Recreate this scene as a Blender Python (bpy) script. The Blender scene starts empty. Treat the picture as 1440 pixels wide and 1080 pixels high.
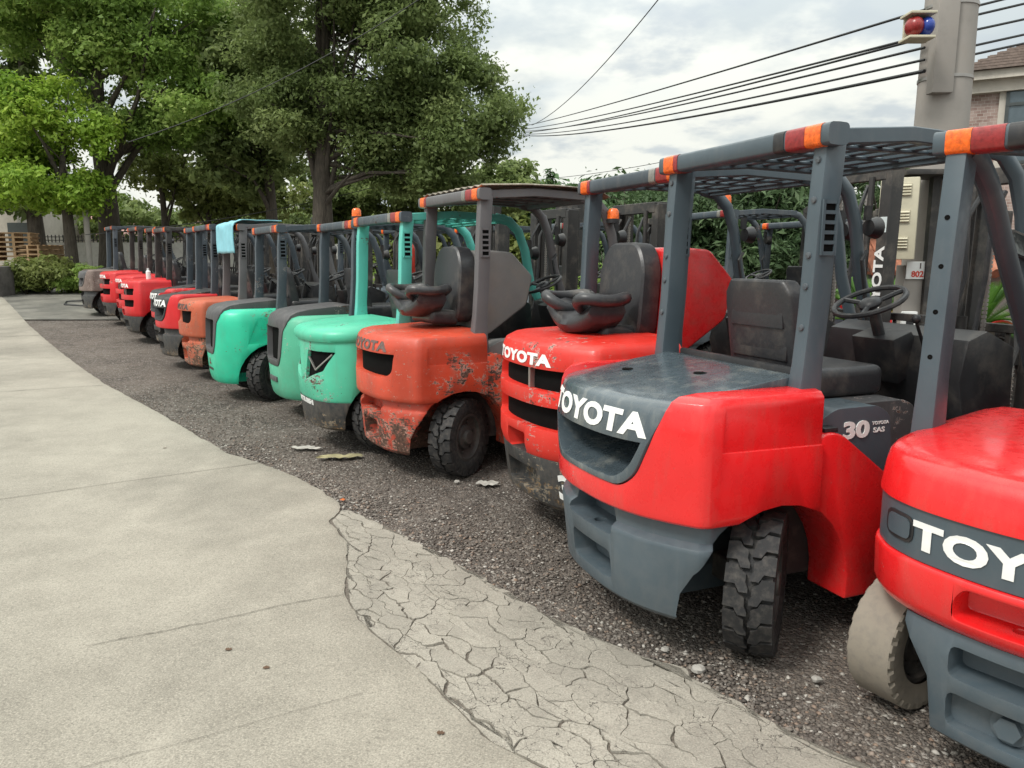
import bpy, bmesh, math, random
import numpy as np
from mathutils import Vector, Matrix, Euler, noise
R = math.radians
random.seed(7); rng = np.random.default_rng(7)
scene = bpy.context.scene
C = scene.collection
TH, CAMH = 0.1606, 1.6

# ------------------------------------------------------------------ mesh building
class MB:
    def __init__(s): s.v = []; s.f = []
    def add(s, vs, fs):
        o = len(s.v); s.v += [tuple(p) for p in vs]; s.f += [tuple(o + i for i in f) for f in fs]; return s
    def box(s, x0, x1, y0, y1, z0, z1, M=None):
        vs = [Vector((x, y, z)) for x in (x0, x1) for y in (y0, y1) for z in (z0, z1)]
        if M: vs = [M @ p for p in vs]
        return s.add(vs, [(0,1,3,2),(4,6,7,5),(0,4,5,1),(2,3,7,6),(0,2,6,4),(1,5,7,3)])
    def loft(s, rings, cap=True):
        n = len(rings[0]); vs = [p for r in rings for p in r]; fs = []
        for k in range(len(rings) - 1):
            for i in range(n):
                j = (i + 1) % n
                fs.append((k*n+i, k*n+j, (k+1)*n+j, (k+1)*n+i))
        if cap: fs.append(tuple(range(n-1, -1, -1))); fs.append(tuple((len(rings)-1)*n + i for i in range(n)))
        return s.add(vs, fs)
    def prism(s, poly, axis, a, b, M=None):
        # poly: 2-D points; axis 0 -> (y,z), 1 -> (x,z), 2 -> (x,y)
        def p3(p, t):
            q = (t, p[0], p[1]) if axis == 0 else (p[0], t, p[1]) if axis == 1 else (p[0], p[1], t)
            return M @ Vector(q) if M else q
        return s.loft([[p3(p, a) for p in poly], [p3(p, b) for p in poly]])
    def tube(s, path, r, n=8, sx=1, sy=1, cap=True, up=(0,0,1)):
        path = [Vector(p) for p in path]; rs = r if isinstance(r, (list, tuple)) else [r]*len(path)
        rings = []; ref = None
        for i, p in enumerate(path):
            d = (path[min(i+1, len(path)-1)] - path[max(i-1, 0)]).normalized()
            u = Vector(up) if ref is None else ref
            if abs(d.dot(u)) > .95 and ref is None: u = Vector((1, 0, 0))
            a = (u - d*u.dot(d)).normalized(); b = d.cross(a); ref = a
            rings.append([p + a*math.cos(2*math.pi*(k+.5)/n)*rs[i]*sx + b*math.sin(2*math.pi*(k+.5)/n)*rs[i]*sy for k in range(n)])
        return s.loft(rings, cap)
    def cyl(s, p0, p1, r, n=16, r1=None): return s.tube([p0, p1], [r, r if r1 is None else r1], n)
    def lathe(s, prof, n=32, axis=1, c=(0,0,0), closed=False):
        # prof: (radius, height along axis)
        vs = []; m = len(prof)
        for k in range(n):
            a = 2*math.pi*k/n
            for r, h in prof:
                q = (r*math.cos(a), h, r*math.sin(a)) if axis == 1 else (r*math.cos(a), r*math.sin(a), h) if axis == 2 else (h, r*math.cos(a), r*math.sin(a))
                vs.append((q[0]+c[0], q[1]+c[1], q[2]+c[2]))
        fs = []
        for k in range(n):
            j = (k+1) % n
            for i in range(m - (0 if closed else 1)):
                i2 = (i+1) % m
                fs.append((k*m+i, k*m+i2, j*m+i2, j*m+i))
        return s.add(vs, fs)
    def sphere(s, c, r, n=10, sz=1, M=None):
        vs = []; fs = []
        for i in range(1, n):
            for k in range(2*n):
                t = math.pi*i/n; a = math.pi*k/n
                vs.append((math.sin(t)*math.cos(a), math.sin(t)*math.sin(a), math.cos(t)))
        vs += [(0,0,1), (0,0,-1)]; top = len(vs)-2
        for i in range(n-2):
            for k in range(2*n):
                fs.append((i*2*n+k, (i+1)*2*n+k, (i+1)*2*n+(k+1)%(2*n), i*2*n+(k+1)%(2*n)))
        for k in range(2*n):
            fs.append((top, k, (k+1)%(2*n))); fs.append((top+1, (n-2)*2*n+(k+1)%(2*n), (n-2)*2*n+k))
        rr = r if isinstance(r, (tuple, list)) else (r, r, r*sz)
        return s.add([(c[0]+p[0]*rr[0], c[1]+p[1]*rr[1], c[2]+p[2]*rr[2]) for p in vs], fs)
    def mesh(s, name='m', bevel=0, seg=2, sharp=35, recalc=True, limit=30):
        me = bpy.data.meshes.new(name); me.from_pydata(s.v, [], s.f)
        return finish(me, bevel, seg, sharp, recalc, limit)

def finish(me, bevel=0, seg=2, sharp=35, recalc=True, limit=30):
    bm = bmesh.new(); bm.from_mesh(me)
    if recalc: bmesh.ops.recalc_face_normals(bm, faces=bm.faces)
    if bevel:
        es = [e for e in bm.edges if len(e.link_faces) == 2 and e.calc_face_angle(0) > R(limit)]
        bmesh.ops.bevel(bm, geom=es, offset=bevel, offset_type='OFFSET', segments=seg, profile=.6, affect='EDGES', clamp_overlap=True)
    bm.to_mesh(me); bm.free()
    for p in me.polygons: p.use_smooth = True
    me.set_sharp_from_angle(angle=R(sharp))
    return me

def boolean(a, cuts, op='DIFFERENCE', bevel=0, seg=2, sharp=35):
    oa = bpy.data.objects.new('ta', a); C.objects.link(oa); tmp = [oa]
    for c in cuts:
        oc = bpy.data.objects.new('tc', c); C.objects.link(oc); tmp.append(oc)
        md = oa.modifiers.new('b', 'BOOLEAN'); md.operation = op; md.object = oc; md.solver = 'EXACT'
    bpy.context.view_layer.update()
    dg = bpy.context.evaluated_depsgraph_get(); me = bpy.data.meshes.new_from_object(oa.evaluated_get(dg))
    for o in tmp: bpy.data.objects.remove(o)
    me.materials.clear()
    if bevel:
        o = bpy.data.objects.new('tb', me); C.objects.link(o)
        md = o.modifiers.new('v', 'BEVEL'); md.width = bevel; md.segments = seg; md.limit_method = 'ANGLE'; md.angle_limit = R(32)
        bpy.context.view_layer.update()
        dg = bpy.context.evaluated_depsgraph_get(); m2 = bpy.data.meshes.new_from_object(o.evaluated_get(dg))
        bpy.data.objects.remove(o); me = m2; me.materials.clear()
    for p in me.polygons: p.use_smooth = True
    me.set_sharp_from_angle(angle=R(sharp))
    return me

def text_mesh(s, size=.1, bold=.02, depth=.004, sx=1., space=1.0):
    cu = bpy.data.curves.new('t', 'FONT'); cu.body = s; cu.size = 1; cu.offset = bold; cu.extrude = .0
    cu.align_x = 'CENTER'; cu.space_character = space; cu.resolution_u = 4
    o = bpy.data.objects.new('t', cu); C.objects.link(o); bpy.context.view_layer.update()
    me = bpy.data.meshes.new_from_object(o.evaluated_get(bpy.context.evaluated_depsgraph_get()))
    bpy.data.objects.remove(o)
    bm = bmesh.new(); bm.from_mesh(me); bmesh.ops.remove_doubles(bm, verts=bm.verts, dist=1e-5)
    ex = bmesh.ops.extrude_face_region(bm, geom=list(bm.faces))
    for g in ex['geom']:
        if isinstance(g, bmesh.types.BMVert): g.co.z = 1
    z0 = min(v.co.y for v in bm.verts); z1 = max(v.co.y for v in bm.verts)
    for v in bm.verts:
        v.co = Vector((v.co.x*size*sx/(z1-z0), (v.co.y - (z0+z1)/2)*size/(z1-z0), v.co.z*depth))
    bmesh.ops.triangulate(bm, faces=bm.faces)
    for f in bm.faces: f.smooth = False
    bm.to_mesh(me); bm.free(); me.materials.clear()
    return me
def warp(me, fn):
    for v in me.vertices: v.co = fn(v.co.copy())
    bm = bmesh.new(); bm.from_mesh(me); bmesh.ops.recalc_face_normals(bm, faces=bm.faces); bm.to_mesh(me); bm.free()
    return me

# ------------------------------------------------------------------ objects
def obj(name, me, mat=None, parent=None, loc=(0,0,0), rot=(0,0,0), label=None):
    o = bpy.data.objects.new(name, me); C.objects.link(o); o.location = loc; o.rotation_euler = rot
    if parent: o.parent = parent
    if mat:
        if len(me.materials) == 0: me.materials.append(mat)
        o.material_slots[0].link = 'OBJECT'; o.material_slots[0].material = mat
    if label: o['label'] = label
    return o
def thing(name, label, cat, loc=(0,0,0), rz=0, group=None):
    o = bpy.data.objects.new(name, None); C.objects.link(o); o.empty_display_size = .1
    o.location = loc; o.rotation_euler = (0, 0, rz); o['label'] = label; o['category'] = cat
    if group: o['group'] = group
    return o
def tag(o, label, cat, group=None):
    o['label'] = label; o['category'] = cat
    if group: o['group'] = group
    return o
def struct(name, me, mat): o = obj(name, me, mat); o['kind'] = 'structure'; return o
cache = {}
def M_(key, fn):
    if key not in cache: cache[key] = fn()
    return cache[key]

# ------------------------------------------------------------------ materials
class NT:
    def __init__(s, name):
        s.m = bpy.data.materials.new(name); s.m.use_nodes = True; s.t = s.m.node_tree; s.n = s.t.nodes
        s.b = s.n['Principled BSDF']; s.out = s.n['Material Output']; s.tc = None
    def node(s, ty, **kw):
        n = s.n.new(ty)
        for k, v in kw.items():
            if k.startswith('_'): setattr(n, k[1:], v)
            else: s.put(n, k, v)
        return n
    def put(s, n, k, v):
        i = n.inputs[int(k[1:])] if k[0] == 'i' and k[1:].isdigit() else n.inputs[k.replace('_', ' ')]
        if isinstance(v, bpy.types.NodeSocket): s.t.links.new(v, i)
        else: i.default_value = v
    def coords(s, rand=True):
        if s.tc: return s.tc
        tc = s.node('ShaderNodeTexCoord')
        if rand:
            oi = s.node('ShaderNodeObjectInfo')
            mul = s.node('ShaderNodeMath', _operation='MULTIPLY', i0=oi.outputs['Random'], i1=37.)
            add = s.node('ShaderNodeVectorMath', _operation='ADD', i0=tc.outputs['Object'], i1=mul.outputs[0])
            s.tc = add.outputs[0]
        else: s.tc = tc.outputs['Object']
        return s.tc
    def noise(s, scale, detail=4, rough=.55, vec=None, stretch=None):
        v = vec or s.coords()
        if stretch:
            v = s.node('ShaderNodeVectorMath', _operation='MULTIPLY', i0=v, i1=stretch).outputs[0]
        n = s.node('ShaderNodeTexNoise', Vector=v, Scale=scale, Detail=detail, Roughness=rough)
        return n.outputs['Fac']
    def ramp(s, fac, a, b, c0=0, c1=1):
        n = s.node('ShaderNodeMapRange', i0=fac, i1=a, i2=b, i3=float(c0), i4=float(c1)); return n.outputs[0]
    def mix(s, fac, a, b, mode='MIX'):
        n = s.n.new('ShaderNodeMix'); n.data_type = 'RGBA'; n.blend_type = mode
        for i, v in ((0, fac), (6, a), (7, b)):
            if isinstance(v, bpy.types.NodeSocket): s.t.links.new(v, n.inputs[i])
            else: n.inputs[i].default_value = (tuple(v) + (1,))[:4] if i else v
        return n.outputs[2]
    def math(s, op, a, b=0.): return s.node('ShaderNodeMath', _operation=op, i0=a, i1=b).outputs[0]
    def bump(s, h, strength=.3, dist=.01):
        n = s.node('ShaderNodeBump', Height=h, Strength=strength, Distance=dist)
        s.t.links.new(n.outputs[0], s.b.inputs['Normal'])
    def col(s, c): s.put(s.b, 'Base_Color', (tuple(c)+(1,))[:4] if not isinstance(c, bpy.types.NodeSocket) else c)

def paint(name, c, rough=.38, wear=0., rust=(.12,.05,.03), under=(.5,.42,.38), dirt=.25, dirtc=(.16,.13,.10), coat=0., fade=.12, low=None):
    t = NT(name); co = t.coords()
    big = t.noise(2.3, 3)
    col = t.mix(t.ramp(big, .35, .7), tuple(x*(1-fade) for x in c), tuple(min(1, x*(1+fade)+.02*fade) for x in c))
    st = t.noise(9., 5, .65, stretch=(1, 1, .25))
    d = t.math('MULTIPLY', t.ramp(st, .52, .78), dirt)
    # dust thickens towards the ground (object z)
    sep = t.node('ShaderNodeSeparateXYZ', i0=t.node('ShaderNodeTexCoord').outputs['Object']).outputs[2]
    lowd = t.math('MULTIPLY', t.ramp(sep, .75, .15), t.ramp(t.noise(14, 6, .7), .4, .7, 0, dirt*1.1))
    col = t.mix(t.math('MAXIMUM', d, lowd), col, dirtc)
    rg = t.ramp(t.noise(25, 4), .3, .7, rough-.07, rough+.14)
    h = t.noise(3.2, 3)
    if wear > 0:
        zone = t.math('MULTIPLY', t.ramp(t.noise(1.9, 2), .50, .68), t.ramp(t.noise(6, 3), .38, .55))
        if low is not None:
            zone = t.math('MAXIMUM', zone, t.math('MULTIPLY', t.ramp(sep, low+.03, low-.12), t.ramp(t.noise(5, 4, .6), .32, .56)))
        n1 = t.math('ADD', t.math('MULTIPLY', t.noise(34, 9, .72), .62), t.math('MULTIPLY', t.noise(60, 5, .7, stretch=(.25, .25, 1.6)), .38))
        f = t.math('ADD', n1, t.math('MULTIPLY', zone, .10 + .06*wear)); thr = .665 - .06*wear
        ch = t.ramp(f, thr+.012, thr+.035); ch2 = t.ramp(f, thr-.012, thr+.004)
        und = t.mix(t.ramp(t.noise(11, 3), .42, .58), under, tuple(x*.55 for x in c))
        col = t.mix(ch2, col, und)
        rc = t.mix(t.ramp(t.noise(40, 3), .4, .6), rust, tuple(x*.45 for x in rust))
        col = t.mix(ch, col, rc)
        rg = t.math('MAXIMUM', rg, t.math('MULTIPLY', ch2, .8))
    t.col(col); t.put(t.b, 'Roughness', rg)
    if coat: t.put(t.b, 'Coat_Weight', coat); t.put(t.b, 'Coat_Roughness', .12)
    t.bump(t.math('ADD', h, t.math('MULTIPLY', t.noise(7, 4, .6), .35)), .16, .012)
    return t.m
def plain(name, c, rough=.5, metal=0., var=.15, scale=12, bump=.15, dirt=0.):
    t = NT(name); n = t.noise(scale, 5, .6)
    col = t.mix(t.ramp(n, .3, .7), tuple(x*(1-var) for x in c), tuple(x*(1+var) for x in c))
    if dirt: col = t.mix(t.math('MULTIPLY', t.ramp(t.noise(5, 6, .7), .5, .7), dirt), col, (.2,.17,.14))
    t.col(col); t.put(t.b, 'Roughness', rough); t.put(t.b, 'Metallic', float(metal)); t.bump(n, bump, .003)
    return t.m
m = {}
m['red8'] = paint('red_gloss_paint', (.70,.012,.014), .26, .12, dirt=.26, coat=.5, fade=.08, under=(.55,.25,.22), rust=(.25,.05,.04))
m['red7'] = paint('red_worn_paint', (.62,.024,.014), .38, .55, dirt=.2, low=.3)
m['redD'] = paint('red_band_paint', (.56,.010,.014), .4, .5, dirt=.2)
m['orange4'] = paint('faded_orange_red_paint', (.47,.045,.018), .5, 1.3, dirt=.4, under=(.46,.33,.27), rust=(.12,.06,.04), low=.52, fade=.22)
m['orange4c'] = paint('faded_orange_cover_paint', (.52,.055,.022), .44, 1.2, dirt=.35, under=(.46,.33,.27), rust=(.10,.05,.035), fade=.22)
m['orange8'] = paint('faded_salmon_paint', (.44,.085,.034), .55, 1.1, dirt=.5, under=(.40,.28,.2), rust=(.14,.08,.05), low=.55, fade=.2)
m['cap8'] = paint('dusty_grey_cover_paint', (.060,.080,.094), .24, 0, dirt=.55, fade=.15, coat=.5, dirtc=(.30,.30,.27))
m['grey8'] = paint('blue_grey_paint', (.060,.082,.098), .36, 0, dirt=.18, fade=.1, coat=.1, dirtc=(.2,.19,.18))
m['greyW'] = paint('blue_grey_worn_paint', (.055,.07,.085), .45, .35, dirt=.4, under=(.3,.3,.3), dirtc=(.2,.19,.18))
m['grey4'] = paint('grey_post_paint', (.12,.115,.12), .5, .3, dirt=.4, under=(.3,.28,.26), rust=(.2,.06,.05))
m['black7'] = paint('black_bumper_paint', (.022,.024,.026), .5, .6, dirt=.5, under=(.3,.26,.2), rust=(.2,.13,.07), low=.35)
m['green7'] = paint('bright_green_paint', (.02,.50,.30), .34, .62, dirt=.2, under=(.25,.2,.16), rust=(.12,.06,.03))
m['green6'] = paint('pale_green_paint', (.075,.40,.25), .45, .15, dirt=.3)
m['green5'] = paint('mint_green_paint', (.07,.47,.30), .38, .6, dirt=.25, under=(.45,.55,.5))
m['teal5'] = paint('teal_guard_paint', (.10,.47,.40), .42, .35, dirt=.25, under=(.2,.16,.12))
m['cap6'] = paint('dark_hood_paint', (.062,.06,.062), .5, .15, dirt=.35, dirtc=(.24,.22,.2))
m['rust13'] = paint('rusty_grey_paint', (.19,.14,.12), .6, .9, dirt=.6, low=.5)
m['black'] = plain('black_plastic', (.018,.018,.02), .45, dirt=.25)
m['seat'] = plain('black_vinyl', (.028,.028,.031), .38, scale=60, bump=.3, dirt=.3)
m['vent'] = plain('dark_interior', (.006,.006,.006), .8)
m['vent'].node_tree.nodes['Principled BSDF'].inputs['Specular IOR Level'].default_value = .05
m['chassis'] = plain('greasy_dark_steel', (.03,.028,.027), .55, dirt=.5)
m['hoodgrey'] = plain('matt_grey_cover', (.16,.155,.15), .5, dirt=.5, scale=4)
m['steel'] = plain('worn_steel', (.35,.33,.31), .4, .8)
m['white'] = plain('white_lettering', (.78,.78,.76), .45, var=.06)
m['darkletter'] = plain('worn_dark_lettering', (.07,.045,.04), .6, var=.3)
m['worngrey'] = plain('worn_grey_lettering', (.13,.085,.075), .6, var=.4)
m['rim'] = plain('dirty_rim', (.05,.045,.042), .6, dirt=.5)
m['orange_lamp'] = plain('orange_lamp', (.78,.13,.012), .22, var=.35, scale=60, bump=.5)
m['red_lamp'] = plain('red_lamp', (.26,.022,.022), .3, var=.3, scale=60, bump=.3)
m['clear_lamp'] = plain('clear_lamp', (.20,.19,.17), .2, var=.15, scale=60, bump=.5)
m['blue_lamp'] = plain('blue_lamp', (.02,.05,.28), .15, var=.1)
m['cream'] = plain('cream_cabinet_paint', (.52,.48,.36), .55, dirt=.2, scale=4)
m['mirror'] = plain('mirror_glass', (.16,.17,.17), .08, .9, var=.05)
m['sticker'] = plain('pale_sticker', (.6,.66,.66), .4)
m['bluecloth'] = plain('blue_cloth', (.22,.50,.58), .8, scale=6, var=.12, bump=.6)
m['pink_red'] = plain('extinguisher_red', (.60,.05,.03), .35, dirt=.2)

def rubber(name, c, dust):
    t = NT(name); n = t.noise(30, 5, .65)
    col = t.mix(t.ramp(n, .45, .75, 0, dust), c, (.17,.15,.13)); t.col(col)
    t.put(t.b, 'Roughness', .75); t.bump(n, .35, .004); return t.m
m['tyre'] = rubber('tyre_rubber', (.016,.016,.017), .35)
m['tyredust'] = rubber('dusty_tyre_rubber', (.022,.021,.02), .8)
m['tyrewhite'] = rubber('pale_nonmarking_tyre', (.235,.205,.165), .75)
# ------------------------------------------------------------------ forklift parts (local: +x forward, rear face at x=0)
def plan(kind):
    return {'toy': [(0,0),(.005,.14),(.027,.27),(.065,.38),(.12,.48),(.172,.555),(.190,.576),(.215,.588),(.26,.592),(.5,.594),(.75,.595)],
            'mit': [(0,0),(.002,.1),(.010,.2),(.03,.29),(.075,.39),(.145,.47),(.24,.53),(.34,.55),(.5,.56),(.80,.565)],
            'ele': [(0,0),(.008,.12),(.03,.24),(.06,.33),(.105,.41),(.155,.46),(.21,.5),(.3,.525),(.5,.545),(1.0,.56)]}[kind]
def dense(P, k=4):
    out = []
    for i in range(len(P)-1):
        p0 = P[max(i-1,0)] if i else (P[1][0], -P[1][1]); p1 = P[i]; p2 = P[i+1]; p3 = P[min(i+2, len(P)-1)]
        for j in range(k):
            t = j/k
            out.append(tuple(.5*((2*p1[c]) + (-p0[c]+p2[c])*t + (2*p0[c]-5*p1[c]+4*p2[c]-p3[c])*t*t + (-p0[c]+3*p1[c]-3*p2[c]+p3[c])*t**3) for c in (0,1)))
    out.append(P[-1]); return out
def ring(kind, z, sx, sy, k=3):
    P = dense(plan(kind), k); xf = P[-1][0]
    half = [(xf-(xf-x)*sx, y*sy) for x, y in P]
    full = [(x, -y) for x, y in reversed(half)] + half[1:]
    return [(x, y, z) for x, y in full]
def shell(kind, levels, k=3):
    b = MB(); b.loft([ring(kind, z, sx, sy, k) for z, sx, sy in levels]); return b.mesh('shell', recalc=True, sharp=40)
def lev(levels, z):
    for (a, ax, ay), (b, bx, by) in zip(levels, levels[1:]):
        if a <= z <= b:
            t = (z-a)/(b-a+1e-9); return ax+(bx-ax)*t, ay+(by-ay)*t
    return levels[0][1:] if z < levels[0][0] else levels[-1][1:]
def rear_x(kind, levels, y, z):
    sx, sy = lev(levels, z); P = dense(plan(kind), 6); xf = P[-1][0]; ya = min(abs(y)/sy, P[-1][1]-1e-4)
    for (x0, y0), (x1, y1) in zip(P, P[1:]):
        if y0 <= ya <= y1: return xf-(xf-(x0+(x1-x0)*(ya-y0)/(y1-y0+1e-9)))*sx
    return P[0][0]
def arc_y(kind, s):
    P = dense(plan(kind), 6); a = 0
    for (x0, y0), (x1, y1) in zip(P, P[1:]):
        d = math.hypot(x1-x0, y1-y0)
        if a+d >= abs(s): return math.copysign(y0+(y1-y0)*(abs(s)-a)/d, s)
        a += d
    return P[-1][1]
def rear_text(s, kind, levels, z, size, sx=1, bold=.03, s0=0, space=1.05, depth=.002):
    me = text_mesh(s, size, bold, 1, sx, space)
    def f(c):
        y = arc_y(kind, -(c.x+s0)); zz = z+c.y
        return Vector((rear_x(kind, levels, y, zz) - .002 - depth*c.z, y, zz))
    return warp(me, f)
def flat_text(s, size, org, right, up, sx=1, bold=.02, depth=.004, space=1.0):
    me = text_mesh(s, size, bold, 1, sx, space); r = Vector(right); u = Vector(up); n = r.cross(u)
    return warp(me, lambda c: Vector(org) + r*c.x + u*c.y + n*c.z*depth)

def rprism(poly, axis, a, b, r=.02, seg=3, k=None):
    """prism whose 2-D corners are rounded"""
    out = []
    n = len(poly)
    for i in range(n):
        p0, p1, p2 = Vector(poly[i-1]), Vector(poly[i]), Vector(poly[(i+1)%n])
        d0 = (p0-p1); d2 = (p2-p1); rr = min(r if k is None else k[i], d0.length*.45, d2.length*.45)
        if rr < 1e-4: out.append(tuple(p1)); continue
        a0 = p1 + d0.normalized()*rr; a2 = p1 + d2.normalized()*rr
        for j in range(seg+1):
            t = j/seg; out.append(tuple(a0*(1-t)**2 + p1*2*t*(1-t) + a2*t*t))
    me = MB().prism(out, axis, a, b).mesh('p'); return me

UP8 = [(.605,.985,.985),(.615,.997,.997),(.64,1,1),(.95,1,1),(1.04,.988,.99),(1.075,.97,.977),(1.094,.935,.95),(1.103,.86,.87)]
CAP8 = [(.605,.99,.99),(.64,1.008,1.006),(.90,1.012,1.006),(1.01,.985,.985),(1.042,.968,.975),(1.058,.945,.96),(1.068,.90,.93),(1.078,.80,.90),(1.115,.4,.88),(1.14,.08,.86)]
LOW8 = [(.195,.905,.94),(.215,.93,.955),(.495,.972,.982),(.512,.962,.975),(.530,.925,.935),(.606,.92,.93)]
UP7 = [(.592,.985,.985),(.605,.997,.997),(.63,1,1),(.90,1,1),(.98,.986,.987),(1.035,.966,.968),(1.057,.938,.948),(1.067,.88,.91),(1.078,.6,.82),(1.09,.2,.7)]
LOW7 = [(.195,.90,.93),(.22,.93,.95),(.50,.965,.972),(.52,.958,.968),(.535,.93,.945),(.593,.93,.945)]
UP3 = [(.50,.975,.97),(.52,.985,.985),(.56,1,1),(.95,1,1),(.97,.992,.988),(1.10,.975,.97),(1.13,.955,.95),(1.15,.90,.91),(1.16,.82,.86),(1.18,.3,.7)]
LOW3 = [(.20,.88,.92),(.23,.93,.95),(.50,.98,.975)]
MIT = [(.205,.93,.90),(.23,.95,.93),(.30,.97,.96),(.6,.99,1),(.9,.975,.98),(.99,.955,.95),(1.03,.92,.9),(1.05,.85,.84)]
CAPM = [(.205,.95,.93),(.6,1.0,1.01),(.9,.985,.98),(1.0,.965,.95),(1.05,.93,.92),(1.085,.86,.86),(1.11,.7,.8),(1.14,.15,.75)]
MIT5 = [(.44,.955,.95),(.46,.965,.96),(.6,.975,.98),(.95,.96,.98),(.99,.95,.95)]
LOW5 = [(.20,.90,.90),(.22,.93,.93),(.44,.96,.955)]
LIP5 = [(.93,.955,.96),(.94,.985,.985),(.965,1.0,1.0),(1.0,1.0,1.0),(1.03,.97,.97),(1.05,.92,.92),(1.075,.7,.8),(1.095,.2,.75)]
E_TOP = [(.835,1,1),(.85,1,1),(.93,.985,.985),(.965,.972,.975),(.985,.945,.958),(.995,.90,.93),(1.01,.75,.87),(1.03,.3,.75)]
E_BAND = [(.668,.992,.99),(.832,.992,.99)]
E_RED = [(.475,.955,.965),(.50,.985,.985),(.53,1,1),(.65,1.008,1.005),(.665,1.004,1.002)]
E_LOW = [(.11,.93,1),(.13,.955,1),(.40,.975,1),(.475,.955,1)]

def arch(xc=.56, zc=.27, r=.39, depth=.34, front=.93):
    ms = []
    for s in (-1, 1):
        pts = [(xc+r*math.cos(a), zc+r*math.sin(a)) for a in [R(200)-R(220)*i/16 for i in range(17)]]
        pts = [(xc-r*1.02, -.2)] + pts + [(xc+r*1.0, -.2)]
        ms.append(MB().prism(pts, 1, s*.70, s*(.60-depth)).mesh())
    return ms
Upoly = [(-.47,1.3),(-.455,1.06),(-.40,.90),(-.345,.765),(-.27,.708),(.27,.708),(.345,.765),(.40,.90),(.455,1.06),(.47,1.3)]
def ofs(poly, d):
    c = Vector((0, 1.0)); return [((p[0]) - math.copysign(d, p[0]), p[1] + (d if p[1] < .8 else 0)) for p in poly]
Uk = [0,.04,.1,.1,.1,.1,.1,.1,.04,0]
def cw8():
    a = shell('toy', UP8); ins = [MB().prism([(.27,.893),(.30,1.2),(.9,1.2),(.9,.882)], 1, q*.583, q*.8).mesh() for q in (-1, 1)]
    return boolean(a, [rprism(Upoly, 0, -.3, .9, k=Uk, seg=4)] + ins + arch(), bevel=.005, seg=2)
def cap8():
    a = shell('toy', CAP8); i = boolean(a, [rprism(ofs(Upoly, .004), 0, -.3, .74, k=Uk, seg=4)], 'INTERSECT')
    # opening under the lettering band, floor slopes up into the bay
    slot = MB().prism([(-.3,.50),(-.02,.728),(.10,.765),(.36,.80),(.36,.92),(-.3,.890)], 1, -.375, .375).mesh()
    return boolean(i, [boolean(slot, [rprism(ofs(Upoly, .03), 0, -.4, .5, k=Uk, seg=4)], 'INTERSECT')], bevel=.005)
def low8():
    a = shell('toy', LOW8)
    cuts = [rprism([(-.20,.475),(-.15,.60),(.15,.60),(.20,.475)], 0, -.1, .17, .03),
            rprism([(-.17,.27),(-.17,.40),(.17,.40),(.17,.27)], 0, -.1, .16, .03),
            MB().cyl((.09,0,.3),(.09,0,.52),.028).mesh()] + arch()
    return boolean(a, cuts, bevel=.008)
def cw7():
    g = rprism([(-.42,.935),(-.40,.80),(-.33,.765),(.33,.765),(.40,.80),(.42,.935)], 0, -.3, .32, k=[.01,.05,.05,.05,.05,.01], seg=3)
    ins = [MB().prism([(.27,.865),(.31,1.2),(.9,1.2),(.9,.855)], 1, q*.583, q*.8).mesh() for q in (-1, 1)]
    return boolean(shell('toy', UP7), [g] + ins + arch(), bevel=.005)
def low7():
    cuts = [rprism([(-.24,.47),(-.20,.597),(.20,.597),(.24,.47)], 0, -.1, .15, .02),
            rprism([(-.15,.26),(-.15,.42),(.15,.42),(.15,.26)], 0, -.1, .14, .02)] + arch()
    return boolean(shell('toy', LOW7), cuts, bevel=.007)
def cw3():
    g1 = rprism([(-.47,1.005),(-.46,.885),(.46,.885),(.47,1.005)], 0, -.3, .30, .02)
    g2 = rprism([(-.47,.80),(-.45,.67),(.45,.67),(.47,.80)], 0, -.3, .28, .02)
    g3 = rprism([(-.12,.50),(-.12,.62),(.12,.62),(.12,.50)], 0, -.3, .14, .02)
    return boolean(shell('toy', UP3), [g1, g2, g3] + arch(), bevel=.007)
def low3():
    g = rprism([(-.2,.28),(-.2,.42),(.2,.42),(.2,.28)], 0, -.1, .12, .02)
    return boolean(shell('toy', LOW3), [g] + arch(), bevel=.007)
UM = [(-.36,1.3),(-.35,.98),(-.30,.90),(-.26,.62),(-.20,.53),(.20,.53),(.26,.62),(.30,.90),(.35,.98),(.36,1.3)]
def cwm():
    ins = [MB().prism([(.33,.66),(.47,.985),(.9,1.0),(.9,.66)], 1, q*.540, q*.8).mesh() for q in (-1, 1)]
    return boolean(shell('mit', MIT), [rprism(UM, 0, -.3, .9, .05)] + ins + arch(.62,.26,.40), bevel=.006)
def capm():
    i = boolean(shell('mit', CAPM), [rprism(ofs(UM, .004), 0, -.3, .79, .05)], 'INTERSECT')
    return boolean(i, [rprism([(-.24,.93),(-.20,.59),(.20,.59),(.24,.93)], 0, -.3, .42, .04)], bevel=.005)
def cw5():
    cuts = []
    for s in (-1, 1):
        cuts.append(rprism([(s*.06,.60),(s*.13,.86),(s*.46,.86),(s*.36,.70)], 0, -.3, .42, .015))
    return boolean(shell('mit', MIT5), cuts + arch(.62,.26,.40), bevel=.006)
def low5(): return boolean(shell('mit', LOW5), arch(.62,.26,.40), bevel=.006)
def recess(kind, levels, polys, d):
    lv = [(z, sx-d, sy-d*.5) for z, sx, sy in levels]; out = MB()
    sh = shell(kind, lv)
    ms = [boolean(rprism(p, 0, -.3, .45, .01), [sh], 'INTERSECT') for p in polys]
    for me_ in ms: out.add([tuple(v.co) for v in me_.vertices], [tuple(p.vertices) for p in me_.polygons])
    return out.mesh(recalc=False)
def vent5(s): return recess('mit', MIT5, [[(s*.05,.59),(s*.12,.87),(s*.47,.87),(s*.37,.69)]], .035)
def lip5(): return shell('mit', LIP5)
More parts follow.
